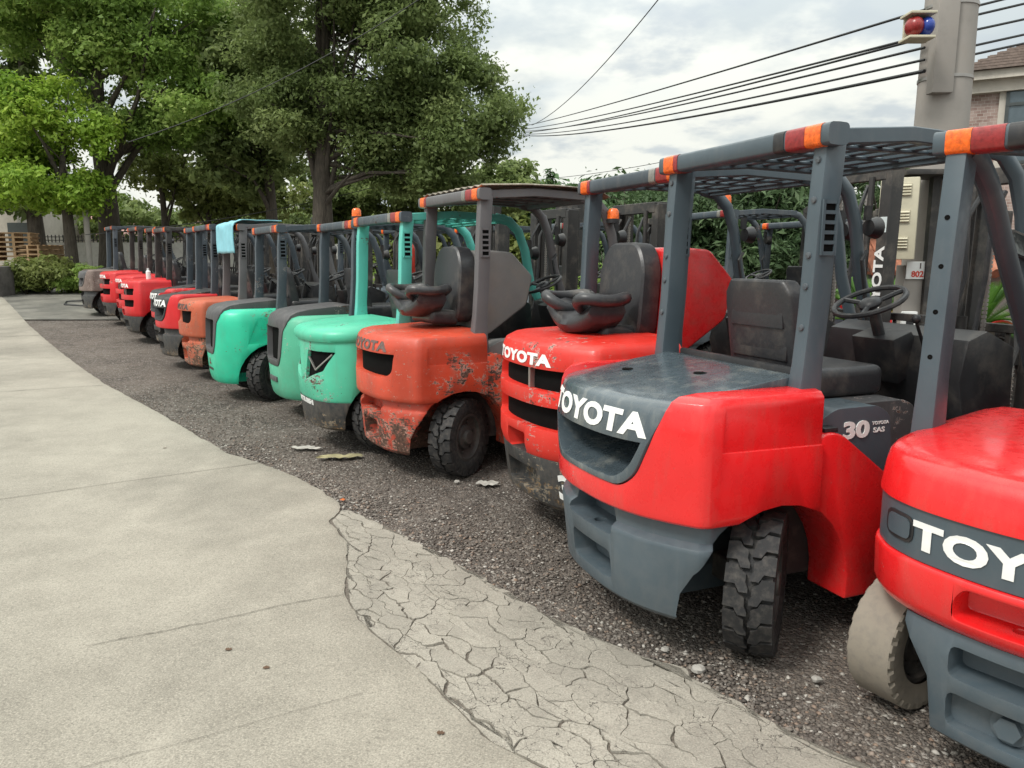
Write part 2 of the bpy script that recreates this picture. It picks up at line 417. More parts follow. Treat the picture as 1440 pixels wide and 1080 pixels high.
def e_red():
    g = rprism([(-.16,.535),(-.16,.60),(-.13,.64),(.13,.64),(.16,.60),(.16,.535)], 0, -.3, .12, .02)
    return boolean(shell('ele', E_RED), [g, MB().cyl((.085,0,.50),(.085,0,.56),.02).mesh()], bevel=.005)
def e_low():
    cut = [MB().box(-1, 2, s*.31, s*1.2, -.2, .9).mesh() for s in (-1, 1)]
    cut = []
    a = MB().prism([(.08,.40),(.02,.30),(.03,.12),(.5,.12),(.5,.46),(.08,.46)], 1, -.3, .3).mesh()
    a = boolean(shell('ele', E_LOW), [MB().prism([(-.33,.60),(-.33,.44),(-.235,.30),(-.20,.0),(.20,.0),(.235,.30),(.33,.44),(.33,.60)], 0, -.2, .55).mesh()], 'INTERSECT')
    cuts = [rprism([(-.17,.335),(-.17,.435),(.17,.435),(.17,.335)], 0, -.1, .15, .025),
            rprism([(-.17,.17),(-.17,.285),(.17,.285),(.17,.17)], 0, -.1, .10, .03)]
    return boolean(a, cuts, bevel=.007)
def e_band():
    a = shell('ele', E_BAND)
    return a
def e_pad(s, o, d):
    p = [(s*(.325-o),.722-o),(s*(.325-o),.788+o),(s*(.42+o),.788+o),(s*(.42+o),.722-o)]
    a = rprism(p, 0, -.1, .6, .022+o); return boolean(a, [MB().loft([ring('ele', z, .992+d, .99+d*.6) for z in (.6, .9)]).mesh()], 'INTERSECT')

def tyre(Rr, w, N=20, lug=.024):
    b = MB(); r0 = Rr-lug; ri = Rr*.58; h = w/2
    prof = [(ri,-h*.80),(ri+.02,-h*.92),(r0-.06,-h*1.0),(r0-.012,-h*.98),(r0,-h*.90),(r0,h*.90),(r0-.012,h*.98),(r0-.06,h*1.0),(ri+.02,h*.92),(ri,h*.80)]
    b.lathe(prof, 64, 1)
    for s in (-1, 1):
        for k in range(N):
            P = [(.0,1.0),(.80,1.0),(.80,.56),(1.12,.38),(1.12,.03),(.92,.03),(.70,.14),(.36,.14),(.20,.40),(.0,.50)]
            a0 = (k+(.5 if s > 0 else 0))*2*math.pi/N
            top = []; bot = []
            for a, y in P:
                an = a0+a*2*math.pi/N; yy = s*y*h; rt = Rr if abs(y) < .9 else Rr-.006
                top.append((rt*math.cos(an), yy, rt*math.sin(an))); rb = r0-.004 if abs(y) < .9 else r0-.030
                bot.append((rb*math.cos(an), yy*(1.015 if abs(y) > .9 else 1), rb*math.sin(an)))
            b.loft([bot, top])
    return b.mesh('tyre', sharp=30)
def rim(Rr, w):
    b = MB(); ri = Rr*.585; h = w/2
    for s in (-1, 1):
        b.lathe([(ri,s*h*.80),(ri+.006,s*h*.86),(ri-.012,s*h*.86),(ri-.02,s*h*.6),(ri-.05,s*h*.42),(ri*.55,s*h*.40),(ri*.5,s*h*.62),(ri*.32,s*h*.68),(ri*.28,s*h*.95),(.001,s*h*.98)], 36, 1)
        for k in range(6):
            a = 2*math.pi*k/6; x, z = ri*.68*math.cos(a), ri*.68*math.sin(a)
            b.cyl((x, s*h*.35, z), (x, s*h*.58, z), .012, 6)
    return b.mesh('rim')
def etyre(Rr, w):
    b = MB(); h = w/2; n = 26; prof0 = [(Rr*.6,-h*.9),(Rr*.9,-h),(Rr*.985,-h*.97),(Rr,-h*.9),(Rr,h*.9),(Rr*.985,h*.97),(Rr*.9,h),(Rr*.6,h*.9)]
    vs = []; mm = len(prof0); N = n*4
    for k in range(N):
        a = 2*math.pi*k/N; notch = .9 if k % 4 == 0 else 1
        for i, (r, y) in enumerate(prof0):
            rr = r*(.972 if (k % 4 == 0 and i in (2, 5)) else 1)
            vs.append((rr*math.cos(a), y*(notch if i in (2,5) else 1), rr*math.sin(a)))
    fs = [(k*mm+i, k*mm+i+1, ((k+1)%N)*mm+i+1, ((k+1)%N)*mm+i) for k in range(N) for i in range(mm-1)]
    b.add(vs, fs); return b.mesh('tyre', sharp=25)

def guard_post(s, W, H, e=False):
    b = MB(); x = [(.785,H-.06),(.765,1.75),(.752,1.42),(.735,1.20),(.728,1.05),(.745,.90)] if not e else [(.60,H-.06),(.56,1.6),(.53,1.2),(.51,.95)]
    rings = []
    for i, (xx, z) in enumerate(x):
        a, bb = (.049, .036) if z > 1.1 else (.058, .040)
        yc = s*(W-bb)
        rings.append([(xx-a,yc-bb,z),(xx+a,yc-bb,z),(xx+a,yc+bb,z),(xx-a,yc+bb,z)])
    b.loft(rings)
    me = b.mesh('post', bevel=.012, seg=2, limit=60)
    return me
def one_bolt(): return MB().lathe([(.014,0),(.012,.008),(.001,.010)], 10, 0).mesh('bolt')
def bolt_spots(s, W, H):
    P = [(.60,H-.06),(.785,H-.06),(.765,1.75),(.752,1.42),(.735,1.20),(.728,1.05)][1:]
    for z in (H-.14, 1.83, 1.62, 1.50, 1.34):
        for (xa, za), (xb, zb) in zip(P, P[1:]):
            if zb <= z <= za: yield (xb+(xa-xb)*(z-zb)/(za-zb)-.049, s*(W-.036), z)
def louver(s, W):
    b = MB(); y = s*(W+.001); x0, x1, z0, z1 = .735, .795, 1.62, 1.83
    b.prism([(x0,z0),(x1,z0),(x1,z0+.015),(x0,z0+.015)], 1, y, y+s*.008); b.prism([(x0,z1),(x1,z1),(x1,z1-.015),(x0,z1-.015)], 1, y, y+s*.008)
    b.box(x0-.008, x0+.004, min(y,y+s*.008), max(y,y+s*.008), z0, z1); b.box(x1-.004, x1+.008, min(y,y+s*.008), max(y,y+s*.008), z0, z1)
    for k in range(4):
        z = z0+.042+k*.038; b.box(x0+.004, x1-.004, min(y,y+s*.007), max(y,y+s*.007), z, z+.014)
    return b.mesh('louver')
def louver_back(s, W):
    y = s*(W+.0005); return MB().box(.735,.795,min(y,y+s*.002),max(y,y+s*.002),1.625,1.825).mesh()
def rbeam(y0, y1, H, x=.75, r=.050, n=16, hz=.042):
    b = MB(); pts = [(x+r*math.copysign(abs(math.cos(a))**.42, math.cos(a)), H-.052+hz*math.copysign(abs(math.sin(a))**.42, math.sin(a))) for a in [2*math.pi*k/n for k in range(n)]]
    b.prism(pts, 1, y0, y1); return b.mesh('beam')
def roof_frame(W, H, x0=.8, x1=1.75, cover=False):
    b = MB()
    for s in (-1, 1):
        b.tube([(x0-.06, s*(W-.045), H-.055),(1.2, s*(W-.045), H-.02),(x1-.02, s*(W-.055), H-.035)], .042, 4, 1.0, .85, up=(0,0,1))
    n = 9
    for k in range(n):
        x = x0+.06+(x1-x0-.1)*k/(n-1); zz = H-.045+.02*math.sin(math.pi*k/(n-1))
        b.box(x-.022, x+.022, -W+.07, W-.07, zz-.012, zz+.012)
    for y in (-.25, 0, .25): b.box(x0, x1-.02, y-.02, y+.02, H-.052, H-.036)
    b.box(x1-.05, x1, -W+.08, W-.08, H-.08, H-.02)
    return b.mesh('roof', bevel=.004, seg=1)
def front_leg(s, W, H, x1=1.73, xe=2.14, e=False):
    if e: return MB().tube([(a, s*(W-.05), z) for a, z in ((.60,1.985),(.70,1.95),(.80,1.88),(.88,1.80),(.97,1.69),(1.18,1.46),(1.38,1.24),(1.66,.86))], .046, 12, 1.0, .8, up=(0,0,1)).mesh('leg')
    ctrl = [(x1-.10,H-.035),(x1+.03,H-.06),(x1+.13,H-.15),(x1+.20,H-.32),(x1+.26,H-.62),(xe-.03,1.2),(xe,.86)]
    ctrl = [(a, b) for a, b in ctrl]
    return MB().tube([(a, s*(W-.055), z) for a, z in ctrl], .043, 10, 1.0, .62, up=(0,0,1)).mesh('leg')
def cushion(dx0, dx1, dz0, dz1, w): return MB().box(dx0, dx1, -w, w, dz0, dz1).mesh('c', bevel=.045, seg=4)
def seatback():
    b = MB(); rings = []
    for t in range(9):
        u = t/8; z = .06+.47*u; xx = .06-.085*u; w = .235 if u < .8 else .235-.05*((u-.8)/.2)**2; th = .055-.012*u
        rings.append([(xx-th,-w*.97,z),(xx-th*1.15,-w*.6,z),(xx-th*1.15,w*.6,z),(xx-th,w*.97,z),(xx+th*.9,w*1.05,z),(xx+th*.5,w*.55,z),(xx+th*.5,-w*.55,z),(xx+th*.9,-w*1.05,z)])
    b.loft(rings); return b.mesh('sb', bevel=.022, seg=3)
def seatshell():
    out = []
    b = MB(); b.loft([[(x0-.062, y, z) for y, z in [(-.185,.17),(-.19,.30),(.19,.30),(.185,.17)]] for x0 in (.035, .05)])
    b.loft([[(x0-.086, y, z) for y, z in [(-.18,.315),(-.165,.48),(.165,.48),(.18,.315)]] for x0 in (.035, .06)])
    return b.mesh('ss', bevel=.008)
def hips(s):
    c = Vector((.02, s*.25, .20)); pts = []
    for k in range(17):
        a = 2*math.pi*k/16; pts.append(c+Vector((.15*math.cos(a)*.75, s*.02*math.sin(a*2), .16*math.sin(a)+.04*math.cos(a))))
    return MB().tube(pts, .036, 8, cap=False, up=(0,1,0)).mesh('hip')
def open_wave():
    # folded seat back seen from behind: a padded saddle with a looped hip wing on each side
    b = MB(); n = 20; rings = []
    for k in range(n+1):
        y = -.27+.54*k/n; z = .085*(abs(y)/.27)**2.2; w = .15-.03*(abs(y)/.27)
        rings.append([(-w,y,z-.02),(-w*.8,y,z+.035),(0,y,z+.05),(w*.8,y,z+.035),(w,y,z-.02),(w*.8,y,z-.065),(0,y,z-.08),(-w*.8,y,z-.065)])
    b.loft(rings)
    for q in (-1, 1):
        P = []
        for k in range(25):
            a = 2*math.pi*k/24; P.append((.15*math.cos(a), q*(.205+.085*math.sin(a)), .115+.035*math.sin(a)+.02*math.cos(2*a)))
        b.tube(P, .036, 9, cap=False)
    return b.mesh('wave', sharp=60)
def steer_wheel():
    b = MB(); b.lathe([(.165+.014*math.cos(a), .014*math.sin(a)) for a in [2*math.pi*k/8 for k in range(8)]], 32, 2, closed=True)
    b.sphere((0,0,-.01), (.06,.055,.03), 8)
    for k in range(3):
        a = R(90+120*k); b.tube([(0,0,-.015),(.16*math.cos(a),.16*math.sin(a),0)], .012, 6)
    return b.mesh('sw')
def mast_mesh(H):
    b = MB()
    for s in (-1, 1):
        b.box(-.03,.09, s*.30-.022, s*.30+.022, .06, H); b.box(.05,.15, s*.25-.018, s*.25+.018, .10, H+.02)
        b.box(-.045,-.03, s*.30-.04, s*.30+.04, .06, H-.01)
    for z in (.35, 1.05, H-.08): b.box(-.05, .0, -.30, .30, z, z+.09)
    b.box(.06, .13, -.25, .25, H-.05, H+.02)
    return b.mesh('mast', bevel=.004, seg=1)
def mast_cyl(s, H): return MB().cyl((-.06, s*.2, .2), (-.06, s*.2, H*.62), .034, 12).cyl((-.06, s*.2, H*.62), (-.06, s*.2, H-.06), .02, 10).mesh('cy')
def mast_chain(s, H):
    b = MB()
    z = .5
    while z < H-.1: b.box(.0, .012, s*.11-.012, s*.11+.012, z, z+.017); z += .023
    b.box(.003, .009, s*.11-.006, s*.11+.006, .5, H-.1)
    return b.mesh('chain')
def carriage():
    b = MB()
    for z in (.2, .62): b.box(.17,.21,-.5,.5,z,z+.1)
    for y in (-.45,-.27,-.09,.09,.27,.45): b.box(.18,.20,y-.012,y+.012,.72,1.2)
    b.box(.17,.21,-.5,.5,1.2,1.25); return b.mesh('car', bevel=.004, seg=1)
def fork(s): return MB().prism([(.2,.05),(1.2,.05),(1.22,.075),(.26,.1),(.25,.7),(.2,.7)], 1, s*.22-.06, s*.22+.06).mesh('fork', bevel=.004, seg=1)
def side_panel(s):
    P = [(.737,.20),(.737,.906),(.80,.925),(.86,.915),(1.105,.735),(1.13,.70),(1.13,.235),(1.10,.205)]
    a = rprism(P, 1, s*.36, s*.582, k=[0,.0,.05,.06,.04,.02,.02,.02], seg=4)
    c = MB().prism([(.56+.375*math.cos(t), .27+.40*math.sin(t)) for t in [R(180)-R(200)*i/16 for i in range(17)]]+[(.9,-.1),(.2,-.1)], 1, s*.70, s*.2).mesh()
    return boolean(a, [c], bevel=.012, seg=2)
def chassis():
    b = MB(); b.box(.6, 2.2, -.36, .36, .24, .60); b.box(.25, .8, -.26, .26, .30, .62); b.box(.70, 1.0, -.34, .34, .5, .95)
    b.box(1.13, 1.95, -.55, -.36, .28, .42); b.box(1.13, 1.95, .36, .55, .28, .42)
    b.cyl((.58,-.45,.29),(.58,.45,.29),.05,10); b.box(.50,.66,-.36,.36,.25,.36)
    return b.mesh('ch', bevel=.006, seg=1)
def floor_cowl():
    b = MB(); b.box(1.13, 2.05, -.46, .46, .62, .66)
    b.prism([(1.80,.66),(1.70,1.05),(1.74,1.24),(1.86,1.28),(2.05,1.20),(2.08,.66)], 1, -.42, .42)
    b.box(1.85,2.35,-.36,.36,.3,.62); return b.mesh('fc', bevel=.015)
def fender(s):
    pts = [(2.28+.43*math.cos(a), .36+.43*math.sin(a)) for a in [R(175)-R(150)*i/12 for i in range(13)]]
    inn = [(2.28+.40*math.cos(a), .36+.40*math.sin(a)) for a in [R(175)-R(150)*i/12 for i in range(13)]][::-1]
    return MB().prism(pts+inn, 1, s*.36, s*.60).mesh('fe')
def side_box(s):
    P = [(.80,.95),(.90,1.0),(1.12,1.0),(1.20,.96),(1.24,.62),(1.0,.62),(.80,.86)]
    return finish(rprism(P, 1, s*.30, s*.50, k=[.01,.03,.02,.04,.01,.01,.01]), .012, 3)
def hood_closed():
    return finish(rprism([(.80,.66),(.80,.96),(.86,.985),(1.42,.985),(1.50,.95),(1.55,.66)], 1, -.37, .37, r=.04), .02, 3)
def hood_open():
    # closed position coordinates relative to hinge; (dx,dz)
    P = [(0,0),(.60,.0),(.62,-.03),(.62,-.24),(.45,-.44),(.22,-.40),(-.02,-.08)]
    P = [(a, b) for a, b in P]
    return finish(rprism(P, 1, -.36, .36, r=.03), .03, 3)
def light_seg(y0, y1, H, x=.75):
    return rbeam(y0, y1, H, x-.001, .0515, 16, .0435)

GROUPS = {}
def truck(label, loc, rz, st, H=2.12, W=.53, steer=0., group='forklifts parked side by side along the yard', **k):
    """st: dict with style key and materials"""
    t = thing('forklift', label, 'forklift', loc, rz, group)
    sty = st['style']; P = lambda n, key, fn, mt, par=t, **kw: obj(n, M_(key, fn), m[mt], par, **kw)
    up, low, cap, grd = st['up'], st['low'], st.get('cap'), st['guard']
    e = sty == 'ele'
    if sty == 'toy8':
        cw = P('counterweight', 'cw8', cw8, up); cp = P('radiator_cover', 'cap8', cap8, cap); P('bumper', 'low8', low8, low)
        P('grille_bay', 'gb8', lambda: MB().box(.33,.36,-.36,.36,.74,.93).mesh(), 'vent', cp)
        P('seal_strip', 'ss8', lambda: MB().box(.745,.78,-.40,.40,1.075,1.165).mesh(bevel=.01), 'black', cp)
        P('filler_cap', 'fc8', lambda: MB().lathe([(.001,1.1225),(.028,1.1225),(.030,1.120),(.030,1.10)],20,2,(.50,-.12,0)).mesh(), 'vent', cp)
        P('filler_cap', 'fc8b', lambda: MB().lathe([(.001,1.105),(.024,1.105),(.026,1.102),(.026,1.09)],20,2,(.34,.22,0)).mesh(), 'vent', cp)
        if st.get('text'): P('lettering', 'tx8', lambda: rear_text('TOYOTA', 'toy', CAP8, .972, .096, 1.52, .045, 0, 1.04, .002), st['text'], cp)
    elif sty == 'toy7':
        cw = P('counterweight', 'cw7', cw7, up); P('bumper', 'low7', low7, low)
        P('grille_bay', 'gb7', lambda: recess('toy', UP7, [[(-.43,.94),(-.41,.76),(.41,.76),(.43,.94)]], .075), 'vent', cw)
        if st.get('text'): P('lettering', 'tx7', lambda: rear_text('TOYOTA', 'toy', UP7, .985, .074, 1.72, .045, 0, 1.06), st['text'], cw)
    elif sty == 'toy3':
        cw = P('counterweight', 'cw3', cw3, up); P('bumper', 'low3', low3, low)
        [P('grille_bay', 'gb3%g' % z, lambda z=z: recess('toy', UP3, [[(-.475,z),(-.475,z+.145),(.475,z+.145),(.475,z)]], .07), 'vent', cw) for z in (.665, .875)]
        P('grille_bar', 'gr3', lambda: MB().box(.03,.06,-.14,-.115,.87,1.02).mesh(), 'steel', cw)
        P('lettering', 'tx3', lambda: rear_text('TOYOTA', 'toy', UP3, 1.055, .068, 1.85, .05, 0, 1.06), 'white', cw)
        if k.get('number'): P('number', 'nm3', lambda: rear_text('3', 'toy', LOW3, .355, .15, 1.1, .04, .43), 'white', cw)
    elif sty == 'mit':
        cw = P('counterweight', 'cwm', cwm, up); cp = P('radiator_cover', 'capm', capm, cap)
        P('grille_bay', 'gbm', lambda: recess('mit', CAPM, [[(-.25,.94),(-.21,.58),(.21,.58),(.25,.94)]], .07), 'vent', cp)
        if st.get('logo'):
            def lg():
                b = MB()
                for a in (90, 210, 330):
                    d = Vector((math.cos(R(a)), math.sin(R(a)))); p = Vector((-d.y, d.x))
                    q = [d*0, d*.025+p*.0145, d*.05, d*.025-p*.0145]
                    b.prism([(v.x, v.y) for v in q], 2, 0, 1)
                me = b.mesh(); return warp(me, lambda c: Vector((rear_x('mit', MIT, .0-c.x, .43+c.y)-.002-.003*c.z, -c.x, .43+c.y)))
            P('emblem', 'emb', lg, 'red_lamp', cw)
            P('lettering', 'emt', lambda: rear_text('MITSUBISHI', 'mit', MIT, .355, .03, 1.2, .03), 'darkletter', cw)
        else: P('name_plate', 'npl', lambda: MB().box(.006,.03,-.13,.13,.37,.42).mesh(bevel=.003), 'cap6', cw)
    elif sty == 'mit5':
        cw = P('counterweight', 'cw5', cw5, up); P('bumper', 'low5', low5, low); P('engine_hood', 'lip5', lip5, up)
        [P('grille_bay', 'gb5%d' % q, lambda q=q: vent5(q), 'vent', cw) for q in (-1, 1)]
        for q in (-1, 1): P('vent_brace', 'vb5%d' % q, lambda q=q: MB().tube([(.045, q*.11, .80), (.06, q*.24, .70), (.15, q*.42, .84)], .010, 5).mesh(), 'steel', cw)
        P('lettering', 'tx5', lambda: rear_text('MITSUBISHI', 'mit', LOW5, .415, .045, 1.3, .035, 0, 1.0), 'white', cw)
    elif e:
        cw = P('battery_cover', 'ecw', lambda: shell('ele', E_TOP), up); b2 = P('counterweight', 'ered', e_red, up); bd = P('rear_band', 'eband', e_band, cap); lo = P('bumper', 'elow', e_low, low)
        P('lettering', 'etx', lambda: rear_text('TOYOTA', 'ele', E_BAND, .750, .090, 1.45, .045, .035, 1.06, .002), 'white', bd)
        for s in (1, -1):
            P('lamp_bezel', 'erb%d' % s, lambda s=s: e_pad(s, .012, .004), 'black', bd); P('reflector', 'erf%d' % s, lambda s=s: e_pad(s, 0, .009), 'grey8', bd)
        P('tow_bolt', 'ebolt', lambda: MB().cyl((.06,0,.228),(.105,0,.228),.038,6).cyl((.085,0,.228),(.11,0,.228),.055,20).mesh(), low, lo)
    # rear posts, header with lamps, roof
    hx = .75 if not e else .585
    dx = 0 if not e else -.165
    for s in (-1, 1):
        gp = P('guard_post', 'gp%g_%g_%d_%d' % (H, W, s, e), lambda s=s: guard_post(s, W, H, e), grd)
        if k.get('detail') and not e:
            [P('bolt', 'blt', one_bolt, 'greyW', gp, loc=q, rot=(0,0,math.pi)) for q in bolt_spots(s, W, H)]
        if not e:
            for ss in ((s,) if st.get('louvers', 1) else ()):
                lb = P('louver', 'lv%g_%d' % (W, s), lambda s=s: louver(s, W), grd, gp); P('louver_slots', 'lvb%g_%d' % (W, s), lambda s=s: louver_back(s, W), 'vent', gp)
        else:
            for q in hole_spots(s, W): P('post_hole', 'phole', lambda: MB().lathe([(.001,0),(.009,0),(.009,.01)], 10, 0).mesh(), 'vent', gp, loc=q)
    hd = P('lamp_bar', 'lb%g_%g_%g' % (H, W, hx), lambda: rbeam(-W-.04, W+.04, H, hx), st.get('bar', grd))
    for s in (-1, 1):
        def seg(n, a, b_, mt):
            y0, y1 = sorted((s*a, s*b_)); P(n, 'sg%g_%g_%g_%g' % (H, hx, y0, y1), lambda: light_seg(y0, y1, H, hx), mt, hd)
        seg('turn_lamp', W-.002, W-.085, 'orange_lamp'); seg('brake_lamp', W-.087, W-(.19 if s < 0 or e else .12), 'red_lamp')
        if s < 0 or e: seg('reverse_lamp', W-.20, W-.26, 'black' if sty in ('toy8', 'ele') else 'clear_lamp')
    x1 = 1.73 + dx
    rf = P('roof_frame', 'rf%g_%g_%g' % (H, W, dx), lambda: roof_frame(W, H, .8+dx, x1), grd)
    for s in (-1, 1):
        P('front_leg', 'fl%g_%g_%g_%d' % (H, W, dx, s), lambda s=s: front_leg(s, W, H, x1, 2.14+dx, e), grd)
    if k.get('cover'):
        def cov():
            b = MB(); n = 40; rings = []
            for i in range(n+1):
                y = -W-.02+(2*W+.04)*i/n; rings.append(y)
            vs = []; fs = []
            for i, y in enumerate(rings):
                for j in range(12):
                    x = .74+1.12*j/11; z = H+.012+.008*math.sin(i*1.57)+.02*math.sin(math.pi*j/11) - (.05 if j == 11 else 0) + .006*noise.noise(Vector((x*4, y*4, 0)))
                    vs.append((x, y, z))
            for i in range(n):
                for j in range(11): fs.append((i*12+j, i*12+j+1, (i+1)*12+j+1, (i+1)*12+j))
            b.add(vs, fs); me = b.mesh('cov')
            bm = bmesh.new(); bm.from_mesh(me); bmesh.ops.solidify(bm, geom=list(bm.faces), thickness=.006); bm.to_mesh(me); bm.free(); return me
        P('roof_sheet', 'cov%g' % H, cov, 'roofsheet')
    # chassis, seat, controls
    P('chassis', 'chassis', chassis, 'chassis'); P('floor_cowl', 'cowl', floor_cowl, 'black')
    if not e:
        for s in (-1, 1): P('side_panel', 'sp%d' % s, lambda s=s: side_panel(s), st.get('side', up))
    if sty == 'toy8':
        P('vent_strip', 'vst', lambda: MB().box(.79,.86,-.555,-.42,.918,.938).mesh(bevel=.004), 'black')
    P('side_box', 'sb-1', lambda: side_box(-1), st.get('box', 'grey8')); P('side_box', 'sb1', lambda: side_box(1), st.get('box', 'grey8'))
    for s in (-1, 1): P('fender', 'fe%d' % s, lambda s=s: fender(s), st.get('side', up))
    sd = (.18 if e else 0)
    if k.get('hood_open'):
        h = thing_child('engine_hood', t, (.80, 0, 1.06), (0, R(-86), 0))
        P('hood_shell', 'ho', hood_open, k['hood_open'], h)
        P('seat_cushion', 'cu', lambda: finish(rprism([(.06,-.25),(.06,.25),(.50,.25),(.64,.16),(.64,-.16),(.50,-.25)], 2, .0, .14, .12, 6), .035, 3, limit=60), 'seat', h)
        P('seat_backrest', 'osb', lambda: cushion(.04,.15,.10,.34,.21), 'seat', h)
        P('hip_restraint', 'wave', open_wave, 'seat', h, loc=(.16,0,.36), rot=(0, R(86), 0))
    else:
        P('engine_hood', 'hc', hood_closed, st.get('hood', 'cap6'))
        sb = P('seat', 'cu2', lambda: cushion(.0,.50,.0,.14,.25), 'seat', t, loc=(.93,0,.985))
        P('backrest', 'sbk', seatback, 'seat', sb); P('backrest_shell', 'sbs', seatshell, 'seat', sb)
        pass
    col = P('steering_column', 'scol', lambda: MB().tube([(1.78,0,.9),(1.60,0,1.36)], .03, 8).prism([(1.66,1.0),(1.60,1.22),(1.72,1.26),(1.84,1.1)], 1, -.13, .13).mesh(bevel=.01), 'black')
    P('steering_wheel', 'stw', steer_wheel, 'seat', col, loc=(1.57,0,1.40), rot=(0, R(-24), 0))
    P('control_lever', 'lvr', lambda: MB().tube([(1.70,-.24,1.15),(1.60,-.25,1.32)],.008,6).sphere((1.60,-.25,1.33),.022,6).tube([(1.70,-.32,1.15),(1.61,-.33,1.30)],.008,6).sphere((1.61,-.33,1.31),.022,6).mesh(), 'black')
    # wheels
    wm = st.get('wheel', 'tyre')
    if e:
        rw, ww, wy, wx = .235, .17, .45, .39
        for s in (-1, 1):
            w_ = P('wheel', 'ety', lambda: etyre(.235, .17), 'tyrewhite', t, loc=(wx, s*wy, rw), rot=(0, R(20*s), steer))
            P('rim', 'erim', lambda: rim(.235, .15), 'rim', w_)
        P('axle', 'eax', lambda: MB().cyl((.39,-.42,.235),(.39,.42,.235),.035,12).cyl((.35,-.38,.26),(.30,-.22,.27),.014,8).cyl((.35,.38,.26),(.30,.22,.27),.014,8).box(.34,.44,-.26,.26,.2,.27).mesh(), 'chassis')
    else:
        for s in (-1, 1):
            w_ = P('wheel', 'rty', lambda: tyre(.295, .185), wm, t, loc=(.58, s*.455, .295), rot=(0, R(13*s+k.get('spin', 0)), steer))
            P('rim', 'rrim', lambda: rim(.295, .185), 'rim', w_)
    for s in (-1, 1):
        w_ = P('wheel', 'fty', lambda: tyre(.355, .22, 20, .028), wm, t, loc=(2.28, s*.49, .355), rot=(0, R(31*s), 0))
        P('rim', 'frim', lambda: rim(.355, .22), 'rim', w_)
    # mast
    mh = k.get('mast', 2.08)
    ms = P('mast', 'ms%g' % mh, lambda: mast_mesh(mh), st.get('mastmat', 'chassis'), t, loc=(2.5, 0, 0), rot=(0, R(1.5), 0))
    for s in (-1, 1):
        P('lift_cylinder', 'mc%g%d' % (mh, s), lambda s=s: mast_cyl(s, mh), 'chassis', ms); P('chain', 'mch%g%d' % (mh, s), lambda s=s: mast_chain(s, mh), 'steel', ms)
        P('fork', 'fk%d' % s, lambda s=s: fork(s), 'chassis', ms)
    for q, y in enumerate((-.16, .16, .03)):
        P('hose', 'hs%g%d' % (mh, q), lambda y=y: MB().tube([(-.05, y, mh-.12),(-.12, y*1.1, mh-.25),(-.13, y*.9, 1.5),(-.16, y*1.3, 1.15),(-.30, y*1.6, .95)], .014, 6).mesh(), 'black', ms)
    P('carriage', 'carr', carriage, 'chassis', ms)
    for s in (-1, 1):
        P('work_lamp', 'wl%g%g%g%d' % (H, W, dx, s), lambda s=s: MB().lathe([(.001,0),(.045,0),(.06,.05),(.062,.06),(.001,.06)], 16, 0, (2.0+dx, s*(W-.08), H-.34)).box(1.97+dx,2.01+dx,s*(W-.08)-.01,s*(W-.08)+.01,H-.30,H-.22).mesh(), 'black')
    P('hose', 'hsb', lambda: MB().tube([(1.72,-.30,1.20),(1.62,-.36,1.28),(1.56,-.40,1.10),(1.60,-.42,.8)], .012, 6).mesh(), 'black')
    P('grab_handle', 'grb%g%g' % (W, dx), lambda: MB().tube([(1.98+dx, W-.10, 1.65),(1.93+dx, W-.12, 1.60),(2.0+dx, W-.12, 1.25),(2.06+dx, W-.10, 1.20)], .012, 6).mesh(), 'black')
    return t, ms
def hole_spots(s, W):
    for z in (1.75, 1.58, 1.42, 1.26, 1.12, 1.09):
        xx = .56-.049 + (.6-.56)*(z-1.6)/(.46) if z > 1.6 else .53-.049+.03*(z-1.2)/.4
        yield (xx-.0015, s*(W-.036), z)
def thing_child(name, parent, loc, rot):
    o = bpy.data.objects.new(name, None); C.objects.link(o); o.empty_display_size = .05; o.parent = parent; o.location = loc; o.rotation_euler = rot; return o
